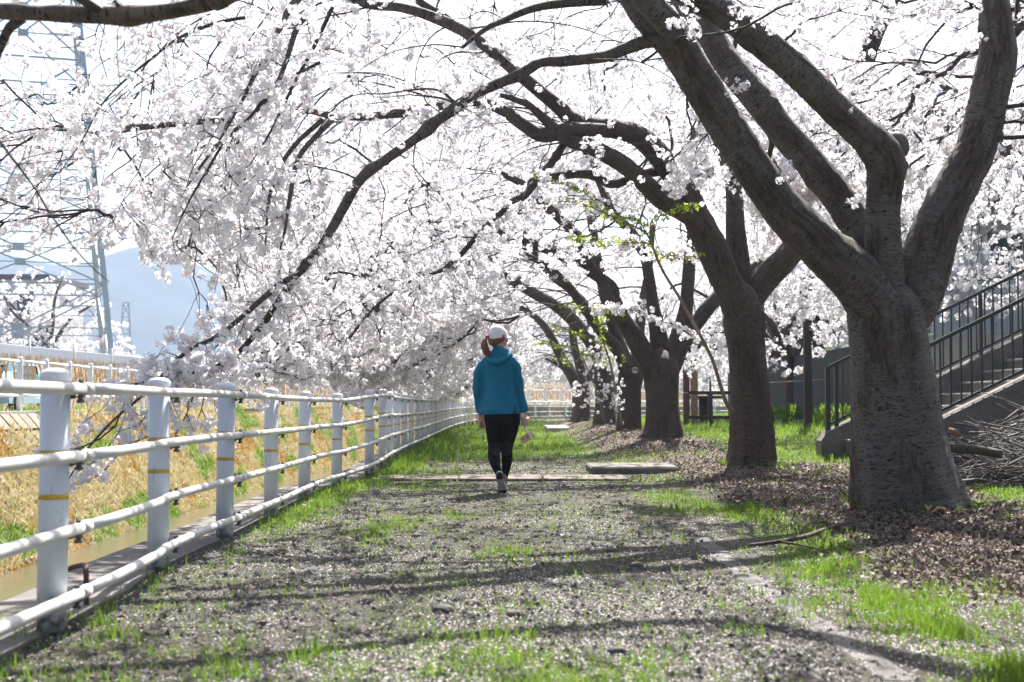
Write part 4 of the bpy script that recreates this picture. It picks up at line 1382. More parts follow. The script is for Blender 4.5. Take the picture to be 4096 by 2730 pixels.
# shoes: one raised on its toe with the sole to the camera, one flat on the ground ahead
def shoe(heel, toe, up, side, label):
    """heel and toe are points on the sole line; up points from the sole into the foot"""
    heel, toe, up, side = [np.array(q, float) for q in (heel, toe, up, side)]
    ln = np.linalg.norm(toe - heel); ax = (toe - heel) / ln
    up = up - ax * up.dot(ax); up /= np.linalg.norm(up)
    side = np.cross(ax, up)
    prof = [(-.03, .030, .0), (0, .036, 0), (.12, .036, 0), (.30, .032, 0), (.48, .034, .002), (.68, .046, .004), (.84, .044, .003), (.95, .032, 0), (1.0, .016, 0)]
    def outline(n=30):
        a = []
        xs = np.linspace(0, 1, n)
        w = np.interp(xs, [0, .03, .08, .15, .3, .45, .6, .72, .85, .94, .985, 1], [.004, .020, .030, .034, .033, .033, .041, .046, .043, .030, .014, .003])
        c = np.interp(xs, [0, .3, .6, .8, 1], [0, 0, .004, .006, .0])
        return [(x * ln, cc + ww) for x, cc, ww in zip(xs, c, w)], [(x * ln, cc - ww) for x, cc, ww in zip(xs, c, w)]
    L_, R_ = outline()
    loop = L_ + R_[::-1]
    n = len(loop)
    def ring(h, sc, rise=0.0): return [heel + ax * (ln * .5 + (x - ln * .5) * sc) + side * y * sc + up * (h + rise * max(0, (x / ln - .8)) * .1) for x, y in loop]
    sh = empty('shoe', (0, 0, 0)); 
    sh.parent = me_; sh.location = Vector(heel) - me_.location; sh['label'] = label
    V = np.vstack([ring(0, .96), ring(.004, 1.0), ring(.022, 1.0), ring(.024, .97)])
    q = np.concatenate([np.stack([k * n + np.arange(n), k * n + (np.arange(n) + 1) % n, (k + 1) * n + (np.arange(n) + 1) % n, (k + 1) * n + np.arange(n)], 1) for k in range(3)])
    put('midsole', meshdata('midsole', V - heel, [q, np.array([list(range(4 * n - n, 4 * n))])], M['shoe_white'], False), sh)
    # outsole of three coloured fields with raised strips
    def field(x0, x1, nm, mt, h):
        xs = np.linspace(x0, x1, 12)
        lw = np.interp(xs * ln, [p[0] for p in L_], [p[1] for p in L_]) * .93
        rw = np.interp(xs * ln, [p[0] for p in R_], [p[1] for p in R_]) * .93
        A = np.array([heel + ax * x * ln + side * w - up * h for x, w in zip(xs, lw)]); B = np.array([heel + ax * x * ln + side * w - up * h for x, w in zip(xs, rw)])
        A2, B2 = A + up * (h + .002), B + up * (h + .002)
        mb = MB(); mb.add(*strip(A, B)); mb.add(*strip(A, A2)); mb.add(*strip(B, B2))
        mb.add(np.array([A[0], B[0], B2[0], A2[0]]), np.array([[0, 1, 2, 3]])); mb.add(np.array([A[-1], B[-1], B2[-1], A2[-1]]), np.array([[0, 1, 2, 3]]))
        V, F = mb.arrays(); put(nm, meshdata(nm, V - heel, F, mt, False), sh)
    field(.03, .30, 'heel_pad', M['sole_black'], .004)
    field(.305, .745, 'outsole', M['sole'], .0035)
    field(.75, .985, 'toe_pad', M['sole_black'], .004)
    mb = MB()
    for (a, b) in (((.31, .028), (.52, -.030)), ((.31, -.028), (.52, .030)), ((.42, 0), (.74, .0)), ((.52, .034), (.74, -.038)), ((.52, -.034), (.74, .038))):
        mb.bar(heel + ax * a[0] * ln + side * a[1] - up * .005, heel + ax * b[0] * ln + side * b[1] - up * .005, .006, .004)
    V, F = mb.arrays(); put('tread', meshdata('tread', V - heel, F, M['concrete'], False), sh)
    up_P = [(.06, .0, .030, .052), (.16, 0, .034, .055), (.32, 0, .034, .050), (.5, .002, .030, .045), (.7, .004, .030, .034), (.86, .004, .028, .022), (.96, .002, .014, .014)]
    V = []
    m_ = 16
    for (x, c, rw_, rh) in catmull(np.array([(a, b, 0, c, d) for a, b, c, d in up_P]), .04)[:, [0, 1, 3, 4]]:
        for k in range(m_):
            t = math.pi * k / (m_ - 1)
            V.append(ax * x * ln + side * (c + rw_ * 1.18 * math.cos(t)) + up * (.020 + rh * math.sin(t)))
    V = np.array(V); rr = len(V) // m_
    i, j = np.meshgrid(np.arange(rr - 1), np.arange(m_ - 1), indexing='ij'); i, j = i.ravel(), j.ravel()
    put('upper', meshdata('upper', V, [np.stack([i * m_ + j, (i + 1) * m_ + j, (i + 1) * m_ + j + 1, i * m_ + j + 1], 1), np.array([list(range(m_))]), np.array([list(range(len(V) - m_, len(V)))])], M['sole_black']), sh)
    return sh


shoe(K(1997, 1882, -.215), K(2012, 1981, -.130), (0, 1, .35), (1, 0, 0), 'raised black and white running shoe with grey patterned sole')
shoe((K(2014, 0)[0], PY_ + .17, .012), (K(1996, 0)[0], PY_ + .42, .012), (0, 0, 1), (1, 0, 0), 'black and white running shoe flat on the ground')
V, F = shape([(K(1921, 0)[0] + .027 * math.cos(a), PY_ + .03 + .027 * math.sin(a), K(0, 1657)[2], .006) for a in np.linspace(0, 2 * math.pi, 17)], .01, 8, ell=(.5, 1.6))
mk('watch', V, F, simple('watch_band', (.55, .50, .46), .5), me_)

# stick and phone, held
gb = empty('selfie_stick', K(2096, 1685, .005), 'white handheld gimbal stick in her right hand pointing down', 'selfie stick')
M['white_plastic'] = simple('white_plastic', (.68, .68, .67), .3)
V, F = shape(T4((2087, 1656, .005, .0165), (2089, 1662, .005, .0175), (2097, 1692, .004, .0165), (2102, 1712, .002, .013)), .01, 14); mk('handle', V, F, M['white_plastic'], gb)
V, F = shape(T4((2101, 1709, .002, .013), (2104, 1722, 0, .012), (2112, 1727, 0, .0095)), .008, 12); mk('motor', V, F, M['white_plastic'], gb)
mb = MB(); mb.bar(K(2110, 1722, -.004), K(2128, 1760, -.004), .018, .013); mb.build('arm', M['white_plastic'], gb)
mb = MB(); mb.bar(K(2111, 1726, -.030), K(2127, 1761, -.030), .020, .012); mb.build('clamp', M['white_plastic'], gb)
ph = empty('smartphone', K(2110, 1748, -.012), 'rose gold smartphone clamped to the white stick', 'phone')
u = np.array([.74, .42, .52]); u /= np.linalg.norm(u)
v = np.array([-.42, .15, .89]); v = v - u * u.dot(v); v /= np.linalg.norm(v)
w = np.cross(u, v)
def slab(c, a, b, h, ct=.009):
    c = np.array(c); L_ = []
    for sx, sy in ((-1, -1), (1, -1), (1, 1), (-1, 1)):
        for t in range(4):
            an = {(-1, -1): math.pi, (1, -1): 1.5 * math.pi, (1, 1): 0, (-1, 1): .5 * math.pi}[(sx, sy)] + t * math.pi / 6
            L_.append(c + u * (sx * (a - ct) + ct * math.cos(an)) + v * (sy * (b - ct) + ct * math.sin(an)))
    L_ = np.array(L_)
    V = np.vstack([L_ - w * h, L_ + w * h]); n = len(L_); i = np.arange(n)
    return V, [np.stack([i, (i + 1) % n, (i + 1) % n + n, i + n], 1), np.array([list(range(n - 1, -1, -1)), list(range(n, 2 * n))])]
if w[1] > 0: w = -w
pc = np.array(K(2109, 1750, -.014))
V, F = slab(pc, .071, .036, .004); mk('phone_body', V, F, M['gold'], ph, False)
mb = MB()
for (a, b, r) in ((-.052, .020, .0058), (-.052, .006, .0058), (-.040, .013, .0058)):
    c = pc + u * a + v * b; mb = MB(); mb.cyl(c, c + w * .0058, r, n=12); mb.build('lens', M['sole_black'], ph)
mb = MB(); c = pc - u * .0; mb.cyl(c, c + w * .0046, .0055, n=12); mb.cyl(c + v * .006, c + v * .006 + w * .0047, .002, n=8); mb.build('logo', M['sole_black'], ph)

# ------------------------------------------------------------------ cherry trees
def window(x, y, z):
    """the gap between the boughs and the fence through which the mountain shows"""
    px = 2048 + x / y * FPX
    py = 1612 - (z - .9) / y * FPX
    lo = np.interp(px, [330, 420, 620, 800, 900, 1000], [1130, 1075, 1080, 1150, 1290, 1370])
    hi = np.interp(px, [330, 620, 760, 900, 1000], [1480, 1440, 1380, 1400, 1440])
    return (px > 350) & (px < 990) & (py > lo + 25 * np.sin(px * .05)) & (py < hi)


SRC = []


def source(name, V, F, mats, midx):
    o = bpy.data.objects.new(name, meshdata(name, V, F, mats, False, midx=midx))
    SRC.append(o)
    return o


def flower_cluster(seed, nfl, rad, fl):
    """ball of five-petalled flowers on short stalks"""
    r = np.random.default_rng(seed)
    V, T, Q, mt, mq = [], [], [], [], []
    off = 0
    for k in range(nfl):
        zz = 1 - 2 * (k + .5) / nfl; ph = k * 2.39996 + r.random() * .6
        d = np.array([math.sqrt(1 - zz * zz) * math.cos(ph), math.sqrt(1 - zz * zz) * math.sin(ph), zz]) + r.normal(0, .42, 3)
        d /= np.linalg.norm(d)
        c = d * rad * r.uniform(.45, 1.25) * np.array([1.15, .85, .9]) + np.array([0, 0, -.006])
        a = np.cross(d, r.normal(size=3)); a /= np.linalg.norm(a); b = np.cross(d, a)
        cup = r.uniform(.05, .5)
        for p in range(5):
            t = p * 2 * math.pi / 5
            e = a * math.cos(t) + b * math.sin(t); g = -a * math.sin(t) + b * math.cos(t)
            P = [c, c + (e * .55 + g * .42) * fl + d * fl * cup * .4, c + e * fl * r.uniform(.85, 1.1) + d * fl * cup, c + (e * .55 - g * .42) * fl + d * fl * cup * .4]
            V += P
            T += [[off, off + 1, off + 2], [off, off + 2, off + 3]]; mt += [0, 0]
            off += 4
        w = fl * .16
        V += [c + d * fl * .10 + a * w, c + d * fl * .10 - a * w * .5 + b * w * .87, c + d * fl * .10 - a * w * .5 - b * w * .87]
        T.append([off, off + 1, off + 2]); mt.append(1); off += 3
        V += [c * .05, c * .05 + a * .0016, c]; T.append([off, off + 1, off + 2]); mt.append(2); off += 3
    return np.array(V), np.array(T), mt


for k, (nf, rd, fl) in enumerate(((13, .034, .020), (16, .040, .019), (10, .030, .021), (7, .030, .020), (20, .046, .019))):
    V, T, mt = flower_cluster(100 + k, nf, rd, fl)
    source('flower_cluster', V, T, [M['petal'], M['flower_eye'], M['calyx']], mt)
FLOWERS = list(SRC)


def leaf_sprig(seed):
    r = np.random.default_rng(seed)
    V, T = [], []
    for k in range(5):
        d = np.array([r.normal(), r.normal(), r.uniform(.1, 1)]); d /= np.linalg.norm(d)
        a = np.cross(d, r.normal(size=3)); a /= np.linalg.norm(a); b = np.cross(d, a)
        ln, w = r.uniform(.035, .06), .010
        n = len(V)
        V += [d * .004, d * ln * .5 + a * w + b * .003, d * ln, d * ln * .5 - a * w + b * .003]
        T += [[n, n + 1, n + 2], [n, n + 2, n + 3]]
    return np.array(V), np.array(T)


LEAVES = []
for k in range(3):
    V, T = leaf_sprig(300 + k)
    LEAVES.append(source('leaf_sprig', V, T, [M['young_leaf']], [0] * len(T)))


def scatter_group(srcs, key):
    ng = bpy.data.node_groups.new('scatter_' + key, 'GeometryNodeTree')
    ng.interface.new_socket('Geometry', in_out='INPUT', socket_type='NodeSocketGeometry')
    ng.interface.new_socket('Geometry', in_out='OUTPUT', socket_type='NodeSocketGeometry')
    N, L = ng.nodes, ng.links
    gi, go = N.new('NodeGroupInput'), N.new('NodeGroupOutput')
    join = N.new('GeometryNodeJoinGeometry')
    for o in reversed(srcs):
        oi = N.new('GeometryNodeObjectInfo'); oi.inputs['Object'].default_value = o
        g2 = N.new('GeometryNodeGeometryToInstance')
        L.new(oi.outputs['Geometry'], g2.inputs[0])
        L.new(g2.outputs[0], join.inputs[0])
    iop = N.new('GeometryNodeInstanceOnPoints')
    iop.inputs['Pick Instance'].default_value = True

    def attr(nm, typ):
        a = N.new('GeometryNodeInputNamedAttribute'); a.data_type = typ
        a.inputs['Name'].default_value = nm
        return a.outputs['Attribute']
    L.new(gi.outputs[0], iop.inputs['Points'])
    L.new(join.outputs[0], iop.inputs['Instance'])
    L.new(attr('idx', 'INT'), iop.inputs['Instance Index'])
    e2r = N.new('FunctionNodeEulerToRotation')
    L.new(attr('rot', 'FLOAT_VECTOR'), e2r.inputs[0])
    L.new(e2r.outputs[0], iop.inputs['Rotation'])
    L.new(attr('size', 'FLOAT'), iop.inputs['Scale'])
    L.new(iop.outputs[0], go.inputs[0])
    return ng


NG_FLOWER = scatter_group(FLOWERS, 'flowers')
NG_LEAF = scatter_group(LEAVES, 'leaves')


def scatter(name, P, size, ng, nsrc, parent, label=None, r=rng, **kw):
    P = np.asarray(P, float)
    if parent is not None: P = P - np.array(parent.location)
    n = len(P)
    me = bpy.data.meshes.new(name)
    me.vertices.add(n)
    me.vertices.foreach_set('co', P.astype(np.float32).ravel())
    a = me.attributes.new('rot', 'FLOAT_VECTOR', 'POINT'); a.data.foreach_set('vector', r.uniform(0, 6.283, (n, 3)).astype(np.float32).ravel())
    a = me.attributes.new('size', 'FLOAT', 'POINT'); a.data.foreach_set('value', np.asarray(size, np.float32))
    a = me.attributes.new('idx', 'INT', 'POINT'); a.data.foreach_set('value', r.integers(0, nsrc, n).astype(np.int32))
    o = put(name, me, parent, label=label, **kw)
    md = o.modifiers.new('scatter', 'NODES'); md.node_group = ng
    return o


def prisms(A, B, ra, rb, k):
    """k-sided tapering sticks between rows of A and B"""
    d = B - A
    L_ = np.linalg.norm(d, axis=1)[:, None]
    d = d / np.maximum(L_, 1e-6)
    ref = np.where(np.abs(d[:, 2:3]) > .9, np.array([[1., 0, 0]]), np.array([[0, 0, 1.]]))
    a = np.cross(d, ref); a /= np.maximum(np.linalg.norm(a, axis=1)[:, None], 1e-9)
    b = np.cross(d, a)
    B = B + d * np.minimum(rb[:, None] * .6, .01)
    V = []
    for t in np.arange(k) * 2 * math.pi / k: V.append(A + (a * math.cos(t) + b * math.sin(t)) * ra[:, None])
    for t in np.arange(k) * 2 * math.pi / k: V.append(B + (a * math.cos(t) + b * math.sin(t)) * rb[:, None])
    V = np.stack(V, 1).reshape(-1, 3)
    n = len(A)
    base = np.arange(n)[:, None] * 2 * k
    F = []
    for j in range(k):
        F.append(np.concatenate([base + j, base + (j + 1) % k, base + k + (j + 1) % k, base + k + j], 1))
    return V, np.vstack(F)


def grow(roots, rdir, att, seed, reach=1.3, step=.11, nb=10, droop=.12):
    """twigs grown from limb points to every point of the crown cloud, nearest first"""
    r = np.random.default_rng(seed)
    pos = [Vector(p) for p in roots]
    par = [-1] * len(pos)
    dr = [Vector(d) for d in rdir]
    kd = kdtree.KDTree(len(pos))
    for i, p in enumerate(pos): kd.insert(p, i)
    kd.balance()
    dist = np.array([kd.find(Vector(a))[2] for a in att])
    order = np.argsort(dist)
    left = list(order)
    for b in range(nb):
        take = left[:max(60, len(left) // (nb - b))] if b < nb - 1 else left
        left = left[len(take):]
        kd = kdtree.KDTree(len(pos))
        for i, p in enumerate(pos): kd.insert(p, i)
        kd.balance()
        for ai in take:
            A = Vector(att[ai])
            best, bs = None, 1e9
            for (p, i, d) in kd.find_n(A, 4):
                sc = d * (1.25 - .35 * ((A - p).normalized().dot(dr[i])))
                if sc < bs: bs, best = sc, i
            p0 = pos[best]
            d = (A - p0).length
            if d > reach or d < .04: continue
            n = max(2, int(d / step))
            c = p0 + (dr[best] * .45 + (A - p0).normalized() * .55) * d * .5 + Vector(r.normal(0, .07 * d, 3))
            prev, pi = p0, best
            for k in range(1, n + 1):
                t = k / n
                q = p0 * (1 - t) ** 2 + c * 2 * t * (1 - t) + A * t * t
                q = q + Vector(r.normal(0, .012, 3)) * (1 if k < n else 0)
                q.z -= droop * d * t * t * .5
                pos.append(q); par.append(pi)
                dr.append((q - prev).normalized())
                pi = len(pos) - 1; prev = q
    P = np.array([tuple(p) for p in pos]); par = np.array(par)
    n = len(P)
    acc = np.zeros(n)
    nch = np.zeros(n, int)
    for i in range(n - 1, len(roots) - 1, -1):
        if nch[i] == 0: acc[i] = .0028 ** 2.12
        acc[par[i]] += acc[i]
        nch[par[i]] += 1
    rad = acc ** (1 / 2.12)
    return P, par, rad, len(roots), nch


CAM = np.array([0, 0, .9])


def knots(V, nseg, seed, n, amp=(.006, .022)):
    """knots, burrs and shallow dents over a tube made of rings"""
    r = np.random.default_rng(seed + 900)
    Q = V.reshape(-1, nseg, 3)
    c = Q.mean(1, keepdims=True)
    d = Q - c
    d = (d / np.maximum(np.linalg.norm(d, axis=2, keepdims=True), 1e-6)).reshape(-1, 3)
    out = V.copy()
    for k in range(n):
        p = V[r.integers(0, len(V))]
        s_ = r.uniform(.022, .075)
        q = ((V - p) ** 2).sum(1) / s_ ** 2
        a = r.uniform(*amp) * (1 if r.random() < .72 else -.7)
        out += d * (a * np.exp(-q) * (1 - 1.3 * np.exp(-q * 9) * (r.random() < .5)))[:, None]
    return out


def cherry(name, base, trunk, limbs, att, label, bark='bark', csize=1.0, cden=1.0, fine=1.0, group='cherry trees in full blossom', seed=1, extra=None, bulge=None, flw=None, tip=.0045, floor=None, reach=1.3):
    t = empty(name, base, label, 'cherry tree', group)
    off = np.array(base, float)
    trunk = list(trunk) + [(trunk[-1][0], trunk[-1][1], trunk[-1][2] + .06, trunk[-1][3] * .3)]
    V, F, bk = tube(trunk, .035 if fine >= 1 else .10, 72 if fine >= 1 else (36 if fine > .5 else 20), .10, .035 if fine >= 1 else .02, seed, freq=.8)
    if fine >= 1: V = knots(V, 72, seed, 26)
    if fine > .5:                                      # root flare and flutes low on the trunk
        c = np.array(trunk)
        cz = np.interp(V[:, 2], c[:, 2], c[:, 0]), np.interp(V[:, 2], c[:, 2], c[:, 1])
        dx, dy = V[:, 0] - cz[0], V[:, 1] - cz[1]
        an = np.arctan2(dy, dx)
        f = (.11 * np.maximum(np.sin(an * 5 + seed), -.3) + .05 * np.sin(an * 11 + seed * 3)) * np.exp(-(V[:, 2] - trunk[0][2]) / .38) + .028 * np.sin(an * 7 + seed * 2) * np.clip(1 - (V[:, 2] - trunk[0][2]) / 2.2, 0, 1)
        V[:, 0] += dx * f; V[:, 1] += dy * f
    mk('trunk', V, F, M[bark], t, attrs={'bark': ('FLOAT_VECTOR', bk)})
    roots, rdir = [], []
    for k, lm in enumerate(limbs):
        lm = list(lm); rmax = max(q[3] for q in lm)
        big = fine >= 1 and rmax > .05
        V, F, bk = tube(lm, .03 if big else (.05 if fine > .5 else .12), (44 if rmax > .09 else (24 if rmax > .02 else 8)) if fine >= 1 else (14 if fine > .5 else 9), .13, .05 if big else .03, seed * 31 + k)
        if big: V = knots(V, 44 if rmax > .09 else 24, seed * 31 + k, int(8 + 90 * rmax))
        mk('limb', V, F, M[bark] if rmax > .02 or fine < 1 else M['twig'], t, attrs={'bark': ('FLOAT_VECTOR', bk)})
        Q = catmull(np.array(lm), .12)
        D = np.gradient(Q[:, :3], axis=0)
        D /= np.maximum(np.linalg.norm(D, axis=1)[:, None], 1e-6)
        for q, d in list(zip(Q, D))[2:]:
            if q[2] > 1.1: roots.append(q[:3]); rdir.append(d)
    if bulge is not None:
        for q in bulge: mk('knob', *tube(q, .02, 28, .25, .10, 5)[:2], M[bark], t, attrs=None)
    P, par, rad, nr, nch = grow(roots, rdir, att, seed, reach=reach, step=.11 if fine >= 1 else .17)
    i = np.arange(nr, len(P))
    pr = par[i]
    ra = np.where(pr < nr, rad[i] * 1.15, np.minimum(rad[pr], rad[i] * 1.6)) * (1 if fine >= 1 else 1.2)
    rb = rad[i] * (1 if fine >= 1 else 1.2)
    big = rb > .009
    mb = MB()
    if big.any(): mb.add(*prisms(P[pr[big]], P[i[big]], ra[big], rb[big], 6))
    sm = ~big
    mb.add(*prisms(P[pr[sm]], P[i[sm]], ra[sm], rb[sm], 3))
    mb.build('twigs', M['twig'], t, smooth=True, kind='stuff')
    r = np.random.default_rng(seed + 50)
    cand = i[rad[i] < tip]
    cand = cand[r.random(len(cand)) < cden * (1 if fine >= 1 else 1.5)]
    C = P[cand] + r.normal(0, .022, (len(cand), 3)) * csize
    tips = i[nch[i] == 0]
    C = np.vstack([C, P[tips] + r.normal(0, .028, (len(tips), 3)) * csize])
    size = r.uniform(.75, 1.25, len(C)) * csize
    if flw is not None: keep = flw(C); C, size = C[keep], size[keep]
    scatter('blossoms', C, size, NG_FLOWER, len(FLOWERS), t, kind='stuff', r=r)
    if extra: extra(t)
    return t, len(P), len(C)


def LP(Y0, Y1, *pts, gain=1.0):
    """limb traced in the photograph: (px, py, width in px) with depth running from Y0 to Y1"""
    n = len(pts)
    out = []
    for i, (x, y, w) in enumerate(pts):
        Y = Y0 + (Y1 - Y0) * i / max(1, n - 1)
        out.append((*PX(x, y, Y), w * Y / FPX / 2 * gain))
    return out


def crown(cx, cy, n, rx, ry, zt, seed, zb=None, clump=.42, keep=None):
    """cloud of points an umbrella crown fills; lower edge comes down over the river"""
    r = np.random.default_rng(seed)
    out = []
    tot = 0
    while tot < n:
        x = cx + r.uniform(-1, 1, 4000) * rx; y = cy + r.uniform(-1, 1, 4000) * ry
        rr = np.hypot((x - cx) / rx, (y - cy) / ry) * (1 + .25 * (fbm(x * .5, y * .5, 0, seed) - .5))
        top = zt - (zt - 3.2) * rr ** 2.2
        bot = zb(x, y) if zb else low_edge(x, y)
        z = r.uniform(0, 1, 4000) ** 1.25 * (top - bot) + bot
        ok = (rr < 1) & (top > bot + .15) & (fbm(x * 1.4, y * 1.4, z * 1.4, seed + 3, 2) > clump)
        if keep is not None: ok &= keep(x, y, z)
        out.append(np.stack([x, y, z], 1)[ok]); tot += ok.sum()
    return np.vstack(out)[:n]


def low_edge(x, y):
    """how low the blossom hangs: high over the path and the trunks, low over the river"""
    e = np.interp(x, [-9, -6.5, -5.2, -3.8, -2.8, -2.0, -1.0, .6, 2.0, 4.5, 6, 9], [2.6, 2.3, 1.9, 1.35, 1.15, 1.35, 2.0, 2.75, 3.1, 2.9, 2.6, 2.3])
    e = e + .5 * (fbm(np.asarray(x) * .8, np.asarray(y) * .5, 0, 71, 2) - .5)
    near = 1 - ss(7.5, 10.5, y)
    return e + near * 1.9


def near_spray(limb, n, rad, seed, t0=0.0):
    r = np.random.default_rng(seed)
    Q = catmull(np.array(limb), .05)[:, :3]
    Q = Q[int(len(Q) * t0):]
    c = Q[r.integers(0, len(Q), n)]
    return c + r.normal(0, rad, (n, 3)) * np.array([1, 1.1, .8])


def boughs(limbs, n, seed, lo=.35, ln=(1.2, 2.8), r0=(.008, .018), left=.8, sc=1.0):
    """long thin side boughs that leave the limbs, rise a little and droop"""
    r = np.random.default_rng(seed)
    out = []
    for k in range(n):
        lm = limbs[r.integers(0, len(limbs))]
        Q = catmull(np.array(lm), .1)
        q = Q[int(len(Q) * r.uniform(lo, .97))]
        if q[2] < 1.6: continue
        a = r.normal(math.pi, .6) if r.random() < left else r.uniform(0, 6.28)
        L_ = r.uniform(*ln)
        e = r.uniform(-.15, .7)
        p = np.array(q[:3]); rad = min(r.uniform(*r0) * sc, q[3] * .8)
        P = [(*p, rad)]
        for j in range(6):
            d = np.array([math.cos(a) * math.cos(e), math.sin(a) * .6 * math.cos(e), math.sin(e)])
            p = p + d * L_ / 6 + r.normal(0, .02, 3)
            e -= r.uniform(.05, .32); a += r.normal(0, .16)
            P.append((*p, rad * (1 - (j + 1) / 7.5)))
        if P[-1][2] > .9: out.append(P)
    return out


stats = []
#T1
T1t = LP(11.4, 11.4, (3640, 2110, 520), (3638, 2060, 478), (3630, 1990, 440), (3612, 1880, 402), (3595, 1760, 372), (3580, 1600, 345), (3565, 1450, 322), (3550, 1330, 310), (3542, 1240, 305), (3540, 1170, 230), (3538, 1110, 100))
A1 = LP(11.4, 10.5, (3560, 1330, 150), (3505, 1230, 215), (3420, 1110, 215), (3280, 985, 185), (3140, 850, 165), (2990, 640, 150), (2870, 455, 150), (2775, 295, 155), (2700, 170, 165), (2600, 60, 160), (2500, -60, 130), (2300, -230, 100), (2000, -380, 70), (1600, -480, 40))
B1 = LP(11.5, 12.2, (3520, 1180, 120), (3480, 1010, 135), (3410, 880, 128), (3306, 733, 125), (3150, 550, 122), (3019, 385, 120), (2915, 258, 118), (2845, 147, 110), (2764, 38, 105), (2680, -90, 95), (2560, -260, 70), (2400, -420, 45))
C1 = LP(11.35, 10.6, (3535, 1150, 150), (3532, 1000, 140), (3531, 860, 132), (3540, 740, 140), (3545, 650, 158), (3500, 575, 150), (3430, 515, 128), (3338, 434, 120), (3210, 306, 118), (3083, 198, 116), (2955, 96, 115), (2828, 15, 112), (2660, -90, 95), (2400, -190, 70), (2000, -260, 45))
D1 = LP(11.45, 12.0, (3590, 1330, 170), (3650, 1200, 205), (3700, 1060, 200), (3755, 890, 180), (3820, 750, 165), (3885, 630, 155), (3935, 480, 150), (3970, 330, 155), (3992, 220, 158), (3985, 110, 140), (3975, 10, 132), (3965, -130, 120), (4000, -400, 90), (4100, -650, 60))
E1 = LP(10.75, 10.15, (2690, 170, 60), (2599, 166, 54), (2500, 196, 50), (2420, 226, 46), (2261, 245, 44), (2165, 252, 43), (2076, 300, 43), (1974, 344, 42), (1878, 390, 42), (1783, 459, 42), (1655, 561, 40), (1527, 650, 40), (1438, 722, 42),
        (1380, 820, 40), (1325, 920, 38), (1270, 1003, 36), (1180, 1115, 34), (1116, 1204, 31), (1046, 1306, 28), (957, 1408, 23), (893, 1453, 19), (823, 1491, 15), (780, 1570, 11), (745, 1660, 8), (700, 1740, 5))
E2 = LP(10.3, 9.9, (1200, 1095, 26), (1135, 1128, 26), (1050, 1195, 24), (976, 1262, 22), (861, 1351, 19), (765, 1395, 17), (680, 1468, 15), (625, 1530, 13), (536, 1612, 12), (446, 1689, 11), (351, 1797, 9), (274, 1918, 5))
E3 = LP(10.1, 10.0, (823, 1491, 13), (700, 1495, 10), (620, 1520, 8), (520, 1555, 5), (430, 1570, 4))
E4 = LP(10.6, 10.0, (1330, 480, 24), (1250, 560, 22), (1190, 640, 21), (1165, 760, 19), (1150, 850, 16), (1140, 920, 12), (1120, 1000, 8))
E5 = LP(10.6, 10.1, (1290, 480, 22), (1180, 580, 20), (1110, 690, 18), (1075, 800, 15), (1065, 930, 10), (1060, 1020, 6))
E6 = LP(11.2, 10.9, (2076, 300, 30), (1960, 200, 40), (1846, 121, 46), (1719, 64, 44), (1600, 30, 42), (1480, 20, 38), (1330, -30, 30), (1100, -90, 20))
F1_ = LP(10.8, 10.2, (2420, 6, 34), (2250, 14, 36), (2130, 35, 32), (2020, 80, 26), (1940, 118, 20), (1850, 190, 12))
G1 = LP(10.6, 9.8, (1400, -120, 26), (1200, -10, 30), (1130, 90, 26), (1080, 200, 22), (1020, 300, 18), (960, 420, 14), (880, 560, 9))
H1 = LP(10.4, 9.9, (1280, 250, 14), (1100, 350, 15), (1000, 470, 14), (905, 560, 12), (830, 680, 10), (760, 800, 8), (690, 950, 5))
I1 = LP(9.6, 9.3, (980, 70, 16), (860, 95, 15), (720, 150, 13), (600, 240, 11), (480, 340, 9), (400, 430, 7), (330, 560, 6), (240, 690, 4))
J1 = LP(10.4, 10.0, (900, 480, 20), (512, 515, 28), (430, 540, 22), (330, 520, 18), (240, 520, 13), (160, 515, 9), (60, 530, 5))
K1 = LP(11.9, 13.0, (3985, 120, 40), (4080, 90, 34), (4200, 150, 28), (4400, 120, 20))
WH = []
rw_ = np.random.default_rng(19)
for k in range(46):
    sx, sy = rw_.uniform(430, 1420), rw_.uniform(-20, 620)
    ln, an, bend = rw_.uniform(240, 560), R(rw_.uniform(205, 238)), R(rw_.uniform(4, 34))
    Yw, pts, w0 = rw_.uniform(10.2, 12.2), [], rw_.uniform(4.5, 9)
    qx, qy = sx, sy
    for j in range(7):
        pts.append((qx + rw_.normal(0, 4), qy + rw_.normal(0, 4), w0 * (1 - j / 8.5)))
        a_ = an + bend * j / 6
        qx += math.cos(a_) * ln / 6; qy -= math.sin(a_) * ln / 6
    if not (330 < qx < 1000 and qy > 1100): WH.append(LP(Yw, Yw + rw_.uniform(-.5, .3), *pts))
N1 = LP(10.9, 10.4, (1260, 30, 26), (1190, 110, 24), (1150, 230, 22), (1105, 345, 22), (1040, 430, 20), (960, 505, 18), (880, 570, 15), (815, 650, 11), (740, 760, 6))
N2 = LP(10.6, 10.3, (1330, 30, 18), (1255, 190, 17), (1190, 310, 15), (1120, 450, 12), (1075, 540, 9), (1000, 660, 5))
T1L = [N1, N2, A1, B1, C1, D1, E1, E2, E3, E4, E5, E6, F1_, G1, H1, I1, J1, K1] + WH
def thin(x, y, z, p, sd=5):
    return np.random.default_rng(sd).random(len(x)) < p


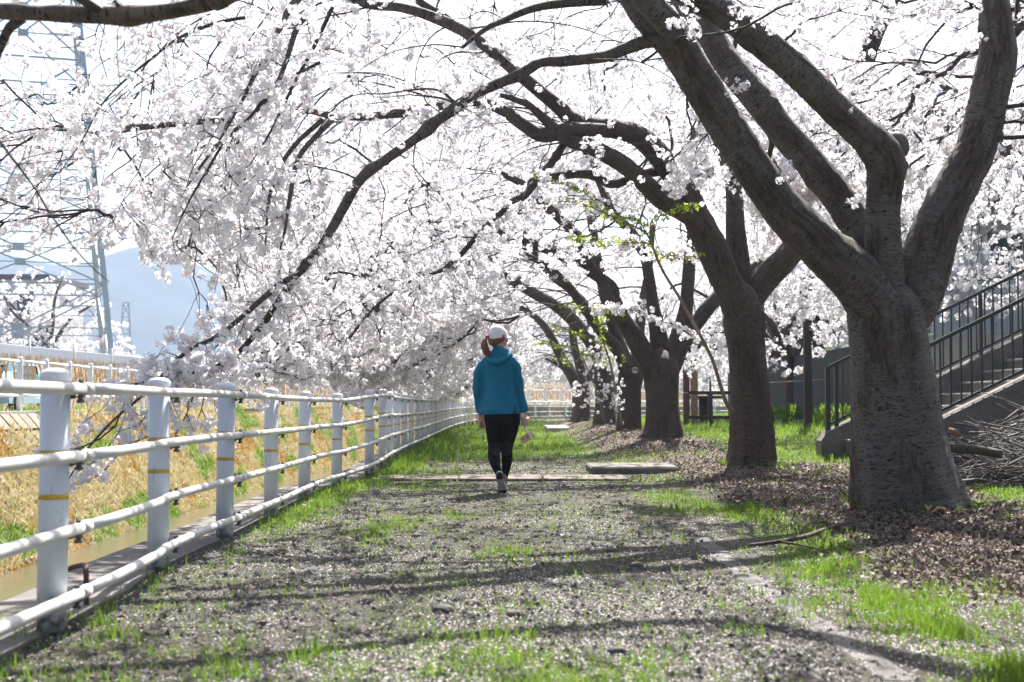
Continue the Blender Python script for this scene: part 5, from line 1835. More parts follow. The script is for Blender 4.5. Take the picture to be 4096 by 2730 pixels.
def k1(x, y, z):
    px = 2048 + x / y * FPX
    py = 1612 - (z - .9) / y * FPX
    fr_ = (py > -40) & (px < 2700)
    pre = ~window(x, y, z) & ~((y < 10.3) & thin(x, y, z, .6, 15)) & ~((py < -40) & (z > 3.6) & thin(x, y, z, .80, 16)) & ~(fr_ & (y < 10.7)) & ~(fr_ & (px > 1150) & (py > 250) & thin(x, y, z, .93)) & ~(fr_ & (px <= 1150) & (y > 13)) & ~(fr_ & (px < 520) & thin(x, y, z, .55, 6)) & ~(fr_ & (px < 1200) & (py > 1000) & thin(x, y, z, .5, 7)) & ~(fr_ & thin(x, y, z, .2, 8))
    ok = ~((px > 2350) & (px < 4300) & (py > 60 + 90 * (px < 2800)) & (y < 12.5) & (x > .5))
    return pre & ok & ~((px < 560) & (py > 1000)) & ~((px > 250) & (px < 560) & (py > 560) & (y < 12.5) & (np.random.default_rng(3).random(len(px)) < .5))
att = np.vstack([crown(.6, 11.0, 2600, 5.6, 4.4, 6.4, 11, keep=k1), crown(-2.4, 11.6, 980, 2.2, 2.6, 4.4, 12, keep=k1, clump=.44),
                 near_spray(E1, 75, .17, 13, .30), near_spray(E1, 75, .14, 14, .66), near_spray(E2, 95, .12, 15, .1), near_spray(E4, 40, .16, 17, .2), near_spray(E5, 40, .16, 18, .2),
                 near_spray(G1, 70, .2, 19), near_spray(H1, 80, .2, 20), near_spray(I1, 45, .15, 21), near_spray(J1, 80, .16, 22), near_spray(E3, 40, .07, 23)])
kn = [(*PX(3560, 640, 11.25), .03), (*PX(3575, 600, 11.22), .10), (*PX(3562, 565, 11.2), .095), (*PX(3545, 548, 11.2), .03)]
kn2 = [(*PX(3600, 690, 11.3), .02), (*PX(3602, 660, 11.28), .055), (*PX(3600, 630, 11.26), .02)]


def t1x(t):
    g = []
    for (x, y) in ((2944, 75), (2903, 350), (2950, 352), (3140, 680), (3148, 690), (3400, 800), (3420, 805), (3920, 148), (3922, 155), (2790, 85), (2985, 350), (3385, 455)):
        g.append(PX(x, y, 10.35 if x < 3900 else 11.6) if x < 3300 else PX(x, y, 10.9 if x < 3900 else 11.4))
    rt_ = np.random.default_rng(4)
    g = [tuple(np.array(q) + rt_.normal(0, .035, 3)) for q in g for _ in range(3)]
    scatter('trunk_blossoms', [tuple(q) for q in g], list(rt_.uniform(.45, .8, len(g))), NG_FLOWER, len(FLOWERS), t, kind='stuff')


Z1 = [(1.22, 10.68, 3.70, .075), (.7, 10.25, 4.05, .078), (-.3, 9.75, 4.12, .07), (-1.4, 9.35, 3.95, .055), (-2.6, 9.0, 3.75, .035), (-3.6, 8.8, 3.4, .015)]
T1L = T1L + [Z1] + boughs([E6, E1[:14], F1_, N1], 26, 301, lo=.1, ln=(.7, 1.7), r0=(.005, .010))
stats.append(cherry('cherry_tree', (T1t[0][0], T1t[0][1], 0), T1t, T1L, att, 'largest cherry tree, thick forked trunk nearest the camera on the right', seed=1, extra=t1x, cden=.5, bulge=[kn, kn2], flw=lambda C: ~((C[:, 1] < 12.6) & (C[:, 0] > .9) & (2048 + C[:, 0] / C[:, 1] * FPX > 2500) & (1612 - (C[:, 2] - .9) / C[:, 1] * FPX > 130)))[1:])

# T2
T2t = LP(18.5, 18.5, (3000, 1905, 262), (3004, 1868, 215), (3008, 1800, 185), (3008, 1700, 166), (3004, 1600, 156), (2995, 1480, 150), (2985, 1380, 148), (2976, 1280, 160), (2970, 1200, 120), (2962, 1140, 60))
A2 = LP(18.5, 17.6, (2985, 1330, 110), (2950, 1230, 130), (2895, 1110, 120), (2850, 1000, 118), (2800, 900, 112), (2740, 775, 102), (2670, 665, 96), (2603, 585, 90), (2536, 537, 84), (2446, 513, 78), (2357, 500, 74), (2290, 480, 66), (2225, 420, 58), (2133, 344, 54), (2060, 285, 50), (1974, 210, 46), (1880, 140, 40), (1760, 60, 34), (1600, -40, 24))
B2 = LP(17.9, 17.3, (2420, 520, 50), (2340, 520, 62), (2261, 525, 64), (2165, 540, 58), (2089, 497, 52), (2006, 440, 47), (1910, 408, 42), (1783, 421, 38), (1690, 438, 36), (1591, 455, 34), (1480, 465, 32), (1340, 465, 28), (1235, 447, 20), (1150, 470, 10))
C2 = LP(18.3, 17.6, (2850, 960, 70), (2780, 880, 84), (2700, 830, 82), (2640, 790, 80), (2580, 732, 76), (2510, 670, 70), (2446, 630, 68), (2357, 585, 62), (2268, 558, 54), (2180, 480, 40), (2110, 420, 28), (2000, 380, 18))
D2 = LP(18.6, 17.5, (2910, 705, 40), (2840, 690, 42), (2759, 692, 40), (2700, 688, 38), (2625, 688, 38), (2536, 712, 38), (2446, 737, 38), (2379, 706, 36), (2312, 696, 36), (2223, 707, 35), (2134, 725, 33), (2112, 768, 26), (2045, 812, 24), (2000, 857, 24), (1970, 878, 24), (1904, 950, 23), (1837, 1026, 21), (1770, 1080, 18), (1680, 1110, 15), (1569, 1173, 12), (1470, 1260, 8), (1400, 1350, 5))
D2b = LP(18.0, 17.6, (2280, 545, 24), (2240, 600, 30), (2200, 660, 32), (2150, 720, 30), (2115, 768, 26), (2090, 800, 16))
S2 = LP(18.7, 19.2, (2975, 1250, 80), (2960, 1120, 92), (2948, 1000, 86), (2940, 900, 76), (2935, 768, 68), (2918, 678, 62), (2893, 600, 58), (2850, 490, 52), (2800, 380, 46), (2770, 260, 40), (2750, 100, 34), (2700, -100, 22))
R2 = LP(18.6, 19.8, (2975, 1290, 90), (3015, 1180, 108), (3082, 1096, 110), (3159, 1015, 102), (3215, 900, 95), (3250, 780, 90), (3290, 680, 88), (3338, 574, 84), (3375, 470, 78), (3410, 390, 74), (3450, 285, 70), (3500, 147, 64), (3561, 19, 58), (3640, -150, 40))
L2 = LP(17.0, 14.5, (3300, 740, 20), (3420, 500, 16), (3480, 490, 16), (3600, 462, 14), (3700, 430, 10), (3800, 395, 6))
sh2 = LP(18.2, 17.4, (2935, 1650, 20), (2905, 1612, 17), (2878, 1530, 15), (2850, 1440, 14), (2800, 1340, 13), (2755, 1260, 12), (2714, 1185, 12), (2660, 1100, 11), (2625, 1027, 10), (2603, 964, 9), (2580, 930, 8), (2536, 906, 7), (2480, 880, 6), (2424, 857, 5), (2312, 812, 4), (2179, 808, 3))
sh3 = LP(17.9, 17.5, (2805, 1371, 9), (2760, 1340, 8), (2700, 1300, 7), (2641, 1287, 6), (2560, 1245, 5), (2501, 1240, 5), (2400, 1236, 4), (2314, 1236, 3), (2230, 1225, 2.5))
sh4 = LP(17.7, 17.3, (2585, 940, 5), (2560, 890, 5), (2500, 870, 4), (2424, 855, 3), (2350, 780, 2.5), (2290, 750, 2.5), (2200, 720, 2.5), (2130, 700, 2))
sh5 = LP(17.7, 17.3, (2605, 972, 4), (2500, 970, 3.5), (2424, 968, 3), (2330, 962, 2.5), (2290, 960, 2))
sh6 = LP(17.7, 17.4, (2600, 950, 6), (2610, 880, 5), (2690, 850, 4), (2740, 828, 3), (2790, 826, 2))
sh7 = LP(17.8, 17.5, (2640, 1035, 4), (2680, 1022, 3), (2740, 1030, 2.5), (2800, 1025, 2))
shoots = [sh2, sh3, sh4, sh5, sh6, sh7]


def t2x(t):
    r = np.random.default_rng(9)
    off = np.array(t.location)
    P, Fl = [], []
    for k, q in enumerate(shoots):
        V, F, _ = tube(q, .05, 8, .05, 0)
        mk('water_shoot', V, F, M['shoot'], t)
        Q = catmull(np.array(q), .045)[:, :3]
        n0 = int(len(Q) * (.58 if k == 0 else .05))
        for p in Q[n0:]:
            if k == 1:
                if r.random() < .95 and p[0] > PX(2360, 1236, 17.6)[0]: Fl += [p + r.normal(0, .035, 3) for _ in range(3)]
                if p[0] < PX(2500, 1236, 17.6)[0] or r.random() < .1: P += [p + r.normal(0, .02, 3)]
            else:
                P += [p + r.normal(0, .022, 3) for _ in range(2 if k else 1)]
                if r.random() < .05: Fl.append(p + r.normal(0, .03, 3))
    scatter('young_leaves', P, r.uniform(.8, 1.5, len(P)), NG_LEAF, 3, t, kind='stuff')
    scatter('shoot_blossoms', Fl, r.uniform(.7, 1.1, len(Fl)), NG_FLOWER, len(FLOWERS), t, kind='stuff')


def k2(x, y, z):
    px = 2048 + x / y * FPX
    py = 1612 - (z - .9) / y * FPX
    fr_ = (py > -40) & (px < 3000)
    return ~window(x, y, z) & ~((px > 2500) & (py > 900) & (y < 21)) & ~((px < 620) & (py > 900)) & ~((px < 900) & (py > 1040)) & ~((py < -40) & thin(x, y, z, .45, 17)) & ~((px < 1400) & thin(x, y, z, .35, 18)) & ~(fr_ & (y < 18.2) & (px > 1000)) & ~(fr_ & (px > 1300) & (py > 480) & thin(x, y, z, .72)) & ~(fr_ & (px > 1900) & (py > 560) & (y < 20) & thin(x, y, z, .85, 9)) & ~(fr_ & thin(x, y, z, .25, 8))
att = np.vstack([crown(.3, 18.2, 4300, 5.6, 4.6, 7.0, 31, keep=k2), crown(-2.2, 18.0, 1700, 2.2, 2.8, 4.4, 32, keep=k2), near_spray(D2, 220, .3, 33, .5), near_spray(B2, 200, .3, 34, .4)])
stats.append(cherry('cherry_tree', (T2t[0][0], 18.5, 0), T2t, [A2, B2, C2, D2, D2b, S2, R2, L2] + boughs([A2, B2, D2, C2, S2], 44, 302, ln=(1.0, 2.6), r0=(.007, .015)) + boughs([R2, S2], 12, 312, left=.2), att, 'second cherry tree from the camera, straight trunk with a leafy shoot', bark='bark_brown', seed=2, extra=t2x, cden=.55, csize=1.1)[1:])

# T3
T3t = LP(26, 26, (2650, 1765, 200), (2652, 1738, 166), (2652, 1680, 142), (2650, 1600, 132), (2646, 1520, 142), (2644, 1450, 140), (2642, 1405, 50))
A3 = LP(26, 25, (2640, 1560, 70), (2600, 1470, 84), (2560, 1390, 82), (2520, 1320, 72), (2484, 1262, 60), (2454, 1193, 54), (2446, 1150, 50), (2379, 1100, 46), (2312, 1058, 44), (2223, 1013, 42), (2134, 978, 40), (2060, 955, 37), (1970, 923, 34), (1895, 896, 32), (1814, 928, 30), (1703, 963, 26), (1591, 995, 22), (1479, 1030, 18), (1368, 1062, 14), (1250, 1110, 8))
B3 = LP(26.2, 26.6, (2645, 1500, 84), (2641, 1420, 86), (2636, 1350, 74), (2612, 1223, 52), (2593, 1096, 46), (2580, 1036, 44), (2540, 950, 42), (2490, 890, 38), (2446, 848, 36), (2415, 768, 34), (2379, 679, 34), (2348, 612, 32), (2310, 540, 28), (2250, 440, 20))
C3 = LP(26, 27, (2655, 1530, 80), (2695, 1430, 92), (2722, 1340, 80), (2745, 1230, 56), (2758, 1064, 50), (2765, 980, 46), (2772, 900, 42), (2785, 800, 40), (2800, 700, 36), (2790, 560, 28), (2760, 420, 18))
G3 = LP(26, 26.5, (2700, 1440, 60), (2760, 1330, 62), (2827, 1236, 60), (2890, 1170, 54), (3000, 1080, 44), (3120, 1000, 36), (3250, 930, 24))
H3 = LP(25.6, 25.2, (2500, 1290, 44), (2440, 1200, 44), (2400, 1110, 44), (2360, 1060, 42), (2312, 950, 42), (2223, 860, 40), (2150, 790, 38), (2100, 740, 30), (2000, 690, 20))
def k3(x, y, z):
    px = 2048 + x / y * FPX
    py = 1612 - (z - .9) / y * FPX
    fr_ = (py > -40)
    return ~window(x, y, z) & ~((px > 2420) & (py > 1180) & (y < 32)) & ~((px < 900) & (py > 960) & (py < 1340)) & ~((px < 1050) & (py > 1380)) & ~((px < 1400) & thin(x, y, z, .35, 18)) & ~(fr_ & (y < 25.6) & (px > 1300)) & ~(fr_ & (px > 1500) & (py > 850) & thin(x, y, z, .5)) & ~((px + 420 * (fbm(x * .9, y * .7, z * 1.3, 18, 2) - .5) > 2000) & (py > 850)) & ~(fr_ & thin(x, y, z, .25, 8))
att = np.vstack([crown(-.2, 25.6, 4300, 5.6, 4.6, 8.2, 41, keep=k3), crown(-2.3, 25.4, 1100, 2.0, 3.2, 4.2, 42, keep=k3), near_spray(A3, 160, .35, 43, .4)])
stats.append(cherry('cherry_tree', (T3t[0][0], 26, .3), T3t, [A3, B3, C3, G3, H3] + boughs([A3, B3, H3, C3], 40, 303, ln=(1.2, 3.0), r0=(.009, .02)), att, 'third cherry tree, three stems rising from one squat trunk', bark='bark_brown', seed=3, fine=.8, csize=1.15, cden=.62)[1:])

# T4..T8 down the path
T4t = LP(33, 33, (2516, 1750, 140), (2516, 1728, 108), (2516, 1650, 96), (2518, 1560, 92), (2522, 1500, 96), (2515, 1420, 60))
A4 = LP(33, 32, (2515, 1560, 50), (2497, 1450, 62), (2460, 1330, 52), (2420, 1180, 46), (2388, 1036, 40), (2375, 946, 38), (2357, 835, 34), (2344, 723, 30), (2330, 620, 22))
B4 = LP(33, 33.5, (2525, 1540, 50), (2548, 1430, 48), (2560, 1300, 42), (2575, 1180, 36), (2600, 1050, 28), (2610, 900, 20))
C4 = LP(32.8, 31.5, (2510, 1500, 50), (2470, 1400, 52), (2400, 1320, 46), (2330, 1220, 40), (2260, 1130, 34), (2180, 1060, 28), (2080, 1010, 20))
T5t = LP(40, 40, (2415, 1718, 120), (2420, 1695, 96), (2420, 1620, 76), (2414, 1540, 70), (2412, 1480, 74), (2400, 1420, 50))
A5 = LP(40, 36, (2415, 1500, 50), (2384, 1404, 58), (2338, 1334, 54), (2267, 1258, 50), (2197, 1208, 46), (2127, 1170, 42), (2057, 1128, 38), (2010, 1098, 34), (1970, 1060, 31), (1939, 1021, 29), (1895, 972, 26), (1830, 930, 16))
B5 = LP(37, 35, (1939, 1021, 18), (1881, 1039, 22), (1814, 1088, 20), (1747, 1129, 18), (1680, 1160, 16), (1546, 1213, 12), (1502, 1267, 7))
C5 = LP(37.6, 36, (2080, 1110, 16), (2037, 1137, 16), (1970, 1191, 16), (1881, 1218, 14), (1747, 1249, 10), (1640, 1300, 6))
D5 = LP(40, 39, (2412, 1500, 36), (2380, 1350, 36), (2338, 1217, 34), (2267, 1151, 30), (2197, 1095, 28), (2120, 980, 22), (2080, 880, 14))
T6t = LP(49, 49, (2325, 1690, 96), (2325, 1672, 76), (2325, 1610, 70), (2324, 1560, 70), (2315, 1500, 52))
A6 = LP(49, 47, (2322, 1590, 38), (2290, 1510, 46), (2255, 1450, 42), (2225, 1390, 36), (2180, 1310, 30), (2100, 1240, 22), (2000, 1200, 12))
B6 = LP(49, 49.5, (2326, 1560, 36), (2322, 1480, 40), (2300, 1400, 34), (2290, 1300, 28), (2300, 1180, 18))


def kf(x, y, z):
    px = 2048 + x / y * FPX
    py = 1612 - (z - .9) / y * FPX
    pz = px + 420 * (fbm(x * .9, y * .7, z * 1.3, 17, 2) - .5)
    return ~((pz > 2000) & (py > 850) & (y < 46)) & ~((pz > 1550) & (py > 850) & (y < 45) & thin(x, y, z, .4)) & ~((px > 2130) & (py > 1250) & (y < 53)) & ~window(x, y, z) & kf2(px, py, y)


def kf2(px, py, y):
    return ~((px > 2200) & (py > 1330) & (y < 52)) & ~((px < 980) & (py > 1000)) & ~((px < 1350) & (py > 1380))
def far_zb(x, y): return np.interp(x, [-9, -5.5, -3.5, -1.6, 0, 1.5, 6], [2.6, 1.7, 1.0, 1.05, 1.9, 2.8, 3.0]) + .4 * (fbm(x, y * .5, 0, 5, 2) - .5)
for (tt, ll, Y, lab, sd, n) in ((T4t, [A4, B4, C4], 33, 'fourth cherry tree, narrow brown trunk standing just left of the three-stemmed one', 4, 2500),
                                (T5t, [A5, B5, C5, D5], 40, 'fifth cherry tree, with a long limb arching left above the walker', 5, 2200),
                                (T6t, [A6, B6], 49, 'sixth cherry tree, small dark forked trunk in front of the far bend of the fence', 6, 1300)):
    cx = tt[0][0] - 2.9
    att = np.vstack([crown(cx, Y, int(n * 1.3), 5.6, 4.4, 8.6, 50 + sd, keep=kf, zb=far_zb), crown(-2.4, Y, n // 2, 1.9, 4.0, 4.0, 60 + sd, keep=kf, zb=far_zb)])
    stats.append(cherry('cherry_tree', (tt[0][0], Y, .3), tt, ll + boughs(ll, 34, 310 + sd, lo=.3, ln=(1.5, 3.4), r0=(.012, .026)), att, lab, bark='bark_brown', seed=sd, fine=.6, csize=1.35 + .1 * (sd - 4), cden=.68, reach=1.7)[1:])


q4 = empty('young_shoots', PX(2470, 1700, 31.5), 'cluster of thin pale leafy shoots rising between the third and fourth trunks', 'shoots')
r4 = np.random.default_rng(44)
P4, F4_ = [], []
for pts in (((2490, 1715, 12), (2470, 1600, 11), (2440, 1450, 9), (2400, 1330, 7), (2385, 1230, 4)), ((2420, 1690, 10), (2385, 1560, 8), (2350, 1480, 6), (2325, 1410, 4)), ((2443, 1460, 4), (2350, 1420, 3.5), (2250, 1385, 3), (2150, 1375, 2)),
            ((2420, 1380, 4), (2300, 1330, 3), (2210, 1300, 2)), ((2400, 1320, 3), (2430, 1230, 3), (2480, 1190, 2)), ((2360, 1500, 3), (2290, 1460, 3), (2230, 1440, 2)), ((2392, 1590, 3), (2440, 1530, 3), (2490, 1440, 2))):
    q = LP(31.5, 31.2, *pts)
    V, F, _ = tube(q, .08, 6, .05, 0)
    mk('shoot_stem', V, F, M['shoot'], q4)
    for p in catmull(np.array(q), .07)[:, :3]:
        if p[2] > 1.75:
            P4 += [p + r4.normal(0, .05, 3) for _ in range(2)]
        elif r4.random() < .6: F4_.append(p + r4.normal(0, .10, 3))
for k in range(70): F4_.append(np.array(PX(r4.uniform(2290, 2480), r4.uniform(1530, 1625), 31.3)) + r4.normal(0, .05, 3))
scatter('young_leaves', P4, r4.uniform(1.0, 1.9, len(P4)), NG_LEAF, 3, q4, kind='stuff', r=r4)
scatter('shoot_blossoms', F4_, r4.uniform(.6, 1.1, len(F4_)), NG_FLOWER, len(FLOWERS), q4, kind='stuff', r=r4)


def plain_tree(x, y, h, seed, label, n, rx, ry, zt, zb, csize, group='cherry trees in full blossom', rt=.26, keep=None, lean=-1.0, gz=None, cden=.45, nl=6, bark='bark_brown', fork=1.5):
    r = np.random.default_rng(seed)
    z0 = float(gh(x, y)) if gz is None else gz
    tr = [(x, y, z0 - .1, rt * 1.35), (x, y, z0 + .15, rt * 1.1), (x + .05 * lean, y, z0 + fork * .6, rt), (x + .12 * lean, y, z0 + fork, rt * 1.05), (x + .15 * lean, y, z0 + fork + .3, rt * .6)]
    limbs = []
    for k in range(nl):
        a = k * 2 * math.pi / nl + r.uniform(-.3, .3)
        ex, ey = x + math.cos(a) * rx * .55 + lean * .2 * rx, y + math.sin(a) * ry * .6
        ez = min(zt - .6, z0 + h * r.uniform(.65, .9))
        P = [(x + .1 * lean, y, z0 + fork * .8, rt * .55)]
        for f in (.2, .45, .7, 1.0):
            P.append((x + (ex - x) * f + r.normal(0, .15), y + (ey - y) * f + r.normal(0, .15), z0 + fork + (ez - z0 - fork) * f ** .75, rt * .5 * (1 - f) ** .8 + .02))
        limbs.append(P)
    att = crown(x + lean * .25 * rx, y, n, rx, ry, zt, seed + 7, zb=zb, keep=keep)
    return cherry('cherry_tree', (x, y, z0), tr, limbs, att, label, bark=bark, csize=csize, cden=cden, fine=.5, group=group, seed=seed, reach=2.0)


stats.append(plain_tree(3.05, 60, 5, 71, 'seventh cherry tree, far down the row where the fence bends right', 2400, 6.5, 5, 8, far_zb, 2.4, keep=kf)[1:])
stats.append(plain_tree(4.8, 69, 5, 72, 'last cherry tree of the row, beyond the bend and almost hidden', 2400, 7.5, 5, 9.5, lambda x, y: np.interp(x, [-6, -3, 3, 9], [1.2, 1.4, 2.2, 2.0]), 2.5, keep=kf)[1:])
stats.append(plain_tree(14, 74, 6, 73, 'broad cherry tree beyond the park shelter at the far right', 2200, 9, 6, 11, lambda x, y: 1.6 + 0 * x, 2.6)[1:])
# trees on the right behind the trunks
def kr(x, y, z):
    px = 2048 + x / y * FPX
    py = 1612 - (z - .9) / y * FPX
    return ~((px > 2700) & (px < 3000) & (py > 1500)) & ~((py > 1560)) & ~((px > 3000) & (px < 3420) & (py > 1490)) & ~((px > 3380) & (py > 1300) & (y < 30))
zr_ = lambda x, y: np.interp(x, [2, 4.5, 6, 8, 11], [1.9, 1.35, 1.35, 1.9, 2.4])
stats.append(plain_tree(6.9, 35, 5, 81, 'cherry tree behind the timber post with low sprays of white blossom', 1700, 4.6, 4.5, 7.0, zr_, 1.7, keep=kr, lean=-.4, rt=.17)[1:])
stats.append(plain_tree(10.6, 25.5, 6, 82, 'cherry tree above the stairs at the right edge, only its blossom boughs in view', 2700, 5.6, 4.6, 8.2, lambda x, y: np.interp(x, [5, 7, 9, 12], [2.6, 2.2, 2.7, 3.2]), 1.35, keep=lambda x, y, z: kr(x, y, z) & ~((x < 7.5) & (z < 3.2) & (y < 24)), lean=-.3, gz=2.2, cden=.5)[1:])
stats.append(plain_tree(13.5, 33, 6, 83, 'cherry tree in front of the apartment building with balconies', 3000, 6.5, 2.6, 12, lambda x, y: 5.6 + 0 * x, 1.7, lean=-.2, gz=2.8)[1:])
# the tree beside the camera whose bough crosses the top left corner
T0t = [(3.0, 3.6, -.15, .30), (3.0, 3.6, .2, .25), (2.95, 3.6, 1.0, .22), (2.9, 3.65, 1.5, .22), (2.85, 3.7, 1.9, .12)]
T0a = [(2.9, 3.65, 1.3, .14), (2.3, 4.0, 2.3, .12), (1.2, 4.7, 3.05, .09), (.1, 5.3, 3.2, .07), *LP(5.9, 6.1, (1000, -60, 60), (850, 5, 64), (700, 42, 66), (520, 62, 68), (330, 60, 70), (150, 50, 74), (0, 45, 70), (-150, 30, 60), (-400, 60, 46), (-800, 60, 30))]
T0b = LP(6.1, 6.3, (90, 70, 44), (40, 110, 38), (5, 180, 34), (-40, 300, 30), (-70, 420, 26), (-40, 510, 18), (0, 568, 11), (70, 660, 10), (147, 765, 9.5), (190, 840, 9), (231, 898, 8), (280, 970, 7), (330, 1031, 6), (390, 1090, 5), (438, 1129, 3))
T0c = [(2.9, 3.65, 1.3, .13), (3.4, 3.2, 2.6, .10), (4.2, 2.4, 3.8, .06), (5, 1.6, 4.4, .03)]
T0d = [(2.9, 3.65, 1.4, .12), (2.6, 2.6, 2.6, .09), (1.8, 1.0, 3.6, .06), (1.0, -.6, 4.2, .03)]
T0e = [(2.9, 3.65, 1.5, .12), (2.85, 4.8, 2.9, .10), (2.5, 7.0, 3.9, .088), (1.75, 8.9, 4.15, .078), (.8, 8.75, 4.1, .07), (-.26, 8.0, 3.92, .06), (-1.6, 7.35, 3.7, .045), (-2.8, 7.0, 3.4, .02)]
def k0(x, y, z):
    ye = np.maximum(y, .3)
    py = 1612 - (z - .9) / ye * FPX
    px = 2048 + x / ye * FPX
    return (y < .4) | (py < -180) | (np.abs(px - 2048) > 2500)
att = crown(1.3, 3.2, 1500, 4.6, 3.6, 5.4, 91, zb=lambda x, y: 2.9 + 0 * x, keep=k0)
br0 = []
r0 = np.random.default_rng(5)
for (x, y) in ((150, 520), (200, 600), (240, 850), (330, 620), (260, 720), (90, 880), (60, 860), (200, 960), (150, 950), (340, 800), (280, 760), (120, 640), (60, 640), (20, 760), (480, 320), (560, 420), (430, 300), (640, 180), (690, 100), (500, 210)):
    br0.append(tuple(PX(x, y, 6.25 + r0.normal(0, .05))))
att = np.vstack([att, np.array(br0)])
def fl0(C):
    px = 2048 + C[:, 0] / np.maximum(C[:, 1], .3) * FPX
    py = 1612 - (C[:, 2] - .9) / np.maximum(C[:, 1], .3) * FPX
    return k0(C[:, 0], C[:, 1], C[:, 2]) | ((px < 900) & (py < 200) & (r0.random(len(px)) < .5))
stats.append(cherry('cherry_tree', (3.0, 3.6, 0), T0t, [T0a, T0b, T0c, T0d, T0e], att, 'cherry tree beside the camera, its dark bough crossing the top left corner', seed=9, flw=fl0, cden=.5)[1:])
# across the river
zlev = lambda x, y: 3.0 + 0 * x
stats.append(plain_tree(-27.5, 84, 7, 101, 'white blossoming cherry tree behind the pylon at the left edge', 1100, 6.2, 4, 9.0, zlev, 3.0, group='cherry trees across the river', gz=2.4, lean=-.2)[1:])
stats.append(plain_tree(-46, 92, 7, 102, 'cherry tree left of the pylon partly outside the frame', 900, 7, 5, 10, zlev, 3.2, group='cherry trees across the river', gz=2.4)[1:])

# ------------------------------------------------------------------ what lies and grows on the ground
def samp(n, y0, y1, seed, side=.52, pw=0.0):
    r = np.random.default_rng(seed)
    u = r.random(n)
    y = y0 * (y1 / y0) ** u
    x = r.uniform(-1, 1, n) * side * y
    ok = x > bank_x(y) + .40
    return x[ok], y[ok], r


def blades(x, y, z, h, w, r, lean=.5, down=None):
    n = len(x)
    a = r.uniform(0, 6.283, n)
    d = np.stack([np.cos(a), np.sin(a), 0 * a], 1)
    fa = r.uniform(0, 6.283, n)
    s_ = np.stack([np.cos(fa), np.sin(fa) * .4, 0 * a], 1)
    s_ /= np.linalg.norm(s_, axis=1)[:, None]
    B = np.stack([x, y, z], 1)
    L_ = (np.abs(r.normal(0, lean, n)) + .08)[:, None] * h[:, None]
    up = np.array([0, 0, 1.0])
    if down is not None: d = d * .6 + down
    m1 = B + d * L_ * .35 + up * h[:, None] * .58
    tp = B + d * L_ + up * h[:, None] * (1 - .35 * np.minimum(L_ / h[:, None], 1.4))
    w = w[:, None]
    V = np.stack([B - s_ * w * .5, B + s_ * w * .5, m1 + s_ * w * .42, m1 - s_ * w * .42, tp], 1).reshape(-1, 3)
    b = np.arange(n)[:, None] * 5
    return V, [np.concatenate([b, b + 1, b + 2, b + 3], 1), np.concatenate([b + 3, b + 2, b + 4], 1)]


# short turf and tufts
x, y, r = samp(620000, 3.9, 80, 201)
g = lawn(x, y)
tuft = fbm(x * 5.5, y * 5.5, 0, 91, 2)
fine = fbm(x * 14, y * 14, 0, 93, 2)
p = np.clip(g * 1.25 - .10, 0, 1) ** 1.3 * ss(.38, .62, tuft * .7 + .3 * fine + .22 * g)
ok = r.random(len(x)) < p
ok &= ~((np.abs(x - 1.24) < .07) & (y < 9.2))
x, y, g, tuft = x[ok], y[ok], g[ok], tuft[ok]
h = r.uniform(.008, .032, len(x)) * (1 + 1.0 * g) * (1 + 1.3 * ss(.5, .75, tuft)) * (1 + .5 * ss(16, 24, y))
w = r.uniform(.0016, .0034, len(x)) * (1 + y * .11)
V, F = blades(x, y, gh(x, y) - .004, h, w, r, .55)
mk('grass', V, F, M['grass'], smooth=False, kind='stuff', label='bright green spring grass growing in patches along the path')
# long tufts: along the posts, by the trunks, at single spots
cs = []
rr = np.random.default_rng(77)
for s_ in np.arange(s_of_y(4.6), s_of_y(34), .30):
    q = fen_at(s_)
    if rr.random() < .75: cs.append((q[0] + rr.uniform(.02, .32), q[1], rr.uniform(.05, .15), rr.integers(10, 26), .07))
for (px, py, Y) in ((300, 2500, 5.9), (400, 2520, 5.8), (90, 2560, 5.4), (40, 2500, 5.6), (860, 2640, 5.0), (960, 2560, 5.2), (900, 2680, 4.8), (820, 2600, 5.1)):
    c = PX(px, py, Y); cs.append((c[0], c[1], rr.uniform(.06, .12), 26, .09))
for k in range(330):
    X, Yy = rr.uniform(1.2, 3.0), rr.uniform(4.4, 7.2)
    if rr.random() < 1.1 * float(lawn(np.array([X]), np.array([Yy]))[0]): cs.append((X, Yy, rr.uniform(.04, .095), rr.integers(22, 44), .07))
for k in range(90):
    a = rr.uniform(0, 6.28)
    for (tx, ty, rad) in ((3.19, 11.4, .50), (3.13, 18.5, .40), (2.76, 26, .42)):
        if rr.random() < .25: cs.append((tx + math.cos(a) * rad, ty + math.sin(a) * rad, rr.uniform(.05, .14), 16, .05))
for k in range(420):
    X, Yy = rr.uniform(-1.6, 4.6), rr.uniform(4.3, 20)
    if rr.random() < .25 + float(lawn(np.array([X]), np.array([Yy]))[0]): cs.append((X, Yy, rr.uniform(.03, .075), rr.integers(6, 20), .06))
bx, by, bh = [], [], []
for (cx_, cy_, hh, n_, sp) in cs:
    n_ = int(n_)
    bx.append(cx_ + rr.normal(0, sp * .5, n_)); by.append(cy_ + rr.normal(0, sp * .5, n_)); bh.append(hh * rr.uniform(.45, 1.15, n_))
x, y, h = np.concatenate(bx), np.concatenate(by), np.concatenate(bh)
V, F = blades(x, y, gh(x, y) - .005, h, rr.uniform(.0026, .0046, len(x)), rr, .45)
mk('grass_tufts', V, F, M['grass'], smooth=False, kind='stuff', label='taller fresh grass tufts at the feet of the posts and trunks')


